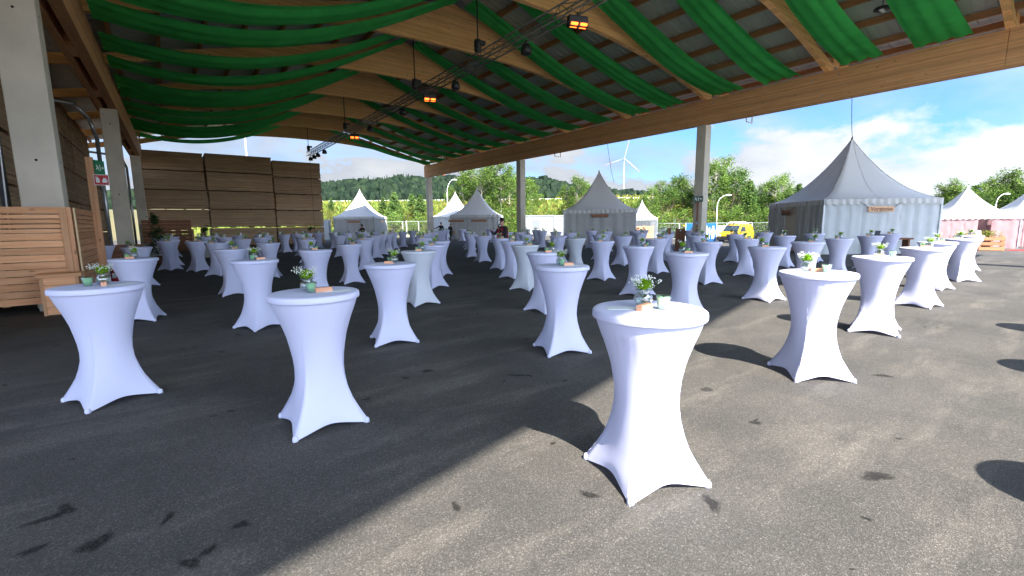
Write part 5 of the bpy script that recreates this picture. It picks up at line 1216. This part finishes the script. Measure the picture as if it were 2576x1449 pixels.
# ---------------------------------------------------------------- people
SKIN = M('skin', (0.42, 0.22, 0.15), 0.55); CL_BLACK = M('black_cloth', (0.018, 0.018, 0.022), 0.85); CL_RED = M('red_cloth', (0.42, 0.012, 0.03), 0.8); CL_WHITE = M('white_cloth', (.66, .64, .64), .8); HAIR = M('dark_hair', (0.02, 0.012, 0.01), 0.6); SHOE = M('shoe', (.02, .02, .02), .6)
def person(lab, loc, rz, J, mats, H=1.78, cat='person'):
    """one skinned body; J maps joint names to local positions (x right, y forward, z up, metres at 1.78 m)"""
    t = thing('person', lab, cat, loc, rz=rz)
    B = {'pelvis': (0, 0, .95), 'belly': (0, .01, 1.10), 'chest': (0, .01, 1.32), 'neck': (0, 0, 1.48), 'jaw': (0, .02, 1.56), 'head': (0, .015, 1.68),
         'shL': (-.17, 0, 1.42), 'elL': (-.24, -.02, 1.14), 'wrL': (-.25, .06, .90), 'shR': (.17, 0, 1.42), 'elR': (.24, -.02, 1.14), 'wrR': (.25, .06, .90),
         'hipL': (-.095, 0, .90), 'knL': (-.10, .02, .49), 'anL': (-.10, -.02, .09), 'hipR': (.095, 0, .90), 'knR': (.10, .02, .49), 'anR': (.10, -.02, .09)}
    B.update(J)
    for s in 'LR':
        e, w = Vector(B['el' + s]), Vector(B['wr' + s]); B['ha' + s] = tuple(w + (w - e).normalized() * .085); a = Vector(B['an' + s]); B['to' + s] = tuple(a + Vector((0, .17, -.05)))
    rad = {'pelvis': (.155, .115), 'belly': (.14, .105), 'chest': (.165, .12), 'neck': (.058, .058), 'jaw': (.070, .078), 'head': (.082, .098), 'shL': (.075,) * 2, 'elL': (.046,) * 2, 'wrL': (.031,) * 2, 'haL': (.036, .022), 'hipL': (.095,) * 2, 'knL': (.062,) * 2, 'anL': (.042,) * 2, 'toL': (.040, .030)}
    names = list(B); idx = {n: i for i, n in enumerate(names)}
    E = [('pelvis', 'belly'), ('belly', 'chest'), ('chest', 'neck'), ('neck', 'jaw'), ('jaw', 'head')]
    for s in 'LR': E += [('chest', 'sh' + s), ('sh' + s, 'el' + s), ('el' + s, 'wr' + s), ('wr' + s, 'ha' + s), ('pelvis', 'hip' + s), ('hip' + s, 'kn' + s), ('kn' + s, 'an' + s), ('an' + s, 'to' + s)]
    me = bpy.data.meshes.new('body'); me.from_pydata([B[n] for n in names], [(idx[a], idx[b]) for a, b in E], []); o = bpy.data.objects.new('body', me); COL.objects.link(o)
    sk = o.modifiers.new('skin', 'SKIN'); sk.use_smooth_shade = True
    if not me.skin_vertices: me.attributes
    for i, n in enumerate(names):
        r = rad.get(n) or rad.get(n[:-1] + 'L'); me.skin_vertices[0].data[i].radius = r
        if n == 'pelvis': me.skin_vertices[0].data[i].use_root = True
    sub = o.modifiers.new('sub', 'SUBSURF'); sub.levels = 2; sub.render_levels = 2
    dg = bpy.context.evaluated_depsgraph_get(); nm = bpy.data.meshes.new_from_object(o.evaluated_get(dg)); bpy.data.objects.remove(o)
    nm.materials.clear(); [nm.materials.append(x) for x in (SKIN, mats['top'], mats['legs'], SHOE)]
    pts = {n: Vector(B[n]) for n in names}
    for f in nm.polygons:
        c = f.center; near = min(names, key=lambda n: (pts[n] - c).length)
        mi = {'head': 0, 'jaw': 0, 'ha': 0}.get(near[:2] if near.startswith('ha') else near, None)
        if mi is None:
            if near == 'neck': mi = 0 if c.z > pts['neck'].z + .01 else 1
            elif near[:2] in ('kn', 'an') or near[:3] == 'hip': mi = 2
            elif near[:2] == 'to': mi = 3
            elif near == 'pelvis': mi = 2 if c.z < pts['pelvis'].z - .02 else 1
            else: mi = 1
        f.material_index = mi
    b = bpy.data.objects.new('body', nm); COL.objects.link(b); b.parent = t
    h = pts['head']; j = pts['jaw']; up = (h - j).normalized(); fw = Vector((0, 1, 0)); fw = (fw - up * fw.dot(up)).normalized(); rt = fw.cross(up)
    hm = MB(); n = 14
    for k in range(7):          # hair cap leaves the face free
        ph = k / 6 * 1.75
        for i in range(n):
            a = 2 * math.pi * i / n; lim = ph * (1.0 if math.sin(a) < .2 else .62); hm.v.append(tuple(h + up * .01 + (rt * math.cos(a) * .094 + fw * (math.sin(a) * .108 - .012)) * math.sin(lim) + up * .118 * math.cos(lim)))
    for k in range(6):
        for i in range(n): q = k * n + i; r_ = k * n + (i + 1) % n; hm.f.append((q, r_, r_ + n, q + n)); hm.m.append(0); hm.sm.append(True)
    hm.build('hair', mats.get('hair', HAIR), t)
    fm = MB(); fc = h - up * .015 + fw * .098
    fm.add([fc + up * .03, fc - up * .03 + rt * .016, fc - up * .035 + fw * .026, fc - up * .03 - rt * .016], [(0, 1, 2), (0, 2, 3), (1, 3, 2)]); fm.build('nose', SKIN, t)
    em = MB()
    for s in (-1, 1): em.ball(h + up * .012 + fw * .088 + rt * .032 * s, .011, 6, 5)
    em.box(tuple(h - up * .070 + fw * .086), (.045, .012, .010)); em.build('eyes_and_mouth', HAIR, t)
    er = MB()
    for s in (-1, 1): er.ball(h - up * .005 + rt * .086 * s, .028, 6, 5, sq=(.4, .8, 1.1))
    er.build('ears', SKIN, t)
    for s in 'LR':              # five separate fingers on each hand
        w, e = pts['wr' + s], pts['el' + s]; d = (w - e).normalized(); hnd = pts['ha' + s]; sd = d.cross(Vector((0, 0, 1)) if abs(d.z) < .9 else Vector((1, 0, 0))).normalized(); nr = sd.cross(d); fg = MB()
        curl = mats.get('curl' + s, .55); point = mats.get('point' + s)
        for i, L in enumerate((.070, .078, .072, .058)):
            p0 = hnd + sd * (.027 - .018 * i) + d * .012; c = 0.05 if point and i == 0 else curl; p1 = p0 + (d * math.cos(c) + nr * math.sin(c)) * L * .5; p2 = p1 + (d * math.cos(c * 2.4) + nr * math.sin(c * 2.4)) * L * .5
            fg.tube(p0, p1, .0095, 6, r2=.0085).tube(p1, p2, .0085, 6, r2=.0065)
        p0 = hnd + sd * .03 - d * .03; p1 = p0 + (sd * .7 + d * .6) * .035; fg.tube(p0, p1, .011, 6, r2=.009).tube(p1, p1 + (d * .9 + nr * .3) * .03, .009, 6, r2=.007)
        fg.build('fingers', SKIN, t)
    t.scale = (H / 1.78,) * 3
    return t
def at_bearing(x, b): p = bearing(x, b); return p
# man in red and black, one finger raised, microphone at his mouth; he faces to the picture's left
p = bearing(1266, 17.2)
man = person('man in red and black jacket raising a finger and holding a microphone', p, R(35), {'elR': (.27, .16, 1.18), 'wrR': (.20, .36, 1.30), 'elL': (-.25, .10, 1.16), 'wrL': (-.04, .20, 1.36), 'head': (0, .045, 1.67), 'jaw': (0, .045, 1.56)}, {'top': CL_BLACK, 'legs': CL_BLACK, 'pointR': True, 'curlR': 1.0, 'curlL': .9}, H=1.84)
man.rotation_euler.z = R(100)
v = MB()
for s in (-1, 1): v.prism([(s * .03, 1.42), (s * .13, 1.44), (s * .145, 1.20), (s * .14, .98), (s * .03, .98)], (0, .128, 0), (1, 0, 0), (0, 0, 1), (0, .012, 0)); v.prism([(s * .02, 1.42), (s * .13, 1.44), (s * .145, 1.20), (s * .14, .98), (s * .02, .98)], (0, -.128, 0), (1, 0, 0), (0, 0, 1), (0, -.012, 0))
v.build('red_vest', CL_RED, man); MB().lathe([(.165, .92), (.170, .99), (.160, 1.0)], 16).lathe([(.168, .78), (.172, .92)], 16).build('jacket_hem', CL_RED, man); MB().lathe([(.172, .90), (.176, .93), (.172, .96)], 16).build('white_stripe', CL_WHITE, man)
MB().tube((-.03, .27, 1.46), (-.03, .19, 1.56), .02, 8, r2=.026).build('microphone_head', BLACK, man); bpy.data.objects['microphone_head'].name = 'microphone'
p = bearing(912, 37.5); person('dark haired woman in dark red top among the far tables at left', p, R(150), {'elL': (-.24, .12, 1.18), 'wrL': (-.10, .30, 1.12), 'elR': (.24, .12, 1.18), 'wrR': (.10, .30, 1.12)}, {'top': M('dark_red_cloth', (.07, .012, .02), .8), 'legs': CL_BLACK}, H=1.66)
p = bearing(1111, 44.0); person('person in black reaching out to the left by the white tent wall', p, R(140), {'elR': (.40, .12, 1.28), 'wrR': (.62, .25, 1.20), 'wrL': (-.25, .20, .98)}, {'top': CL_BLACK, 'legs': CL_BLACK}, H=1.78)
p = bearing(1134, 45.5); person('person in black walking with a bag beside the middle tent', p, R(-60), {'anL': (-.12, .28, .09), 'knL': (-.11, .18, .48), 'anR': (.12, -.25, .12), 'knR': (.11, .02, .50), 'head': (0, .06, 1.66)}, {'top': CL_BLACK, 'legs': CL_BLACK}, H=1.66)
b = thing('shoulder_bag', 'brown bag carried by the person walking beside the middle tent', 'bag', (p.x + .22, p.y - .25, .62), rz=R(20)); MB().box((0, 0, .16), (.30, .12, .30)).build('bag_body', M('brown_leather', (.20, .10, .05), .6), b, bevel=.03); MB().path([(-.12, 0, .3), (-.08, 0, .46), (.08, 0, .46), (.12, 0, .3)], .010, 5).build('strap', BLACK, b)
p = bearing(458, 33.5); person('person in black bending over a table at far left', p, R(118), {'pelvis': (0, -.12, .92), 'belly': (0, .05, 1.02), 'chest': (0, .28, 1.08), 'neck': (0, .43, 1.06), 'jaw': (0, .50, 1.04), 'head': (0, .60, .99), 'shL': (-.17, .36, 1.05), 'shR': (.17, .36, 1.05), 'elL': (-.24, .48, .84), 'elR': (.24, .48, .84), 'wrL': (-.2, .62, .95), 'wrR': (.2, .62, .95), 'hipL': (-.095, -.12, .88), 'hipR': (.095, -.12, .88)}, {'top': CL_BLACK, 'legs': CL_BLACK}, H=1.78)
print('objects', len(bpy.data.objects), 'mesh tris', sum(len(m.loop_triangles) if m.loop_triangles else len(m.polygons) * 2 for m in bpy.data.meshes))
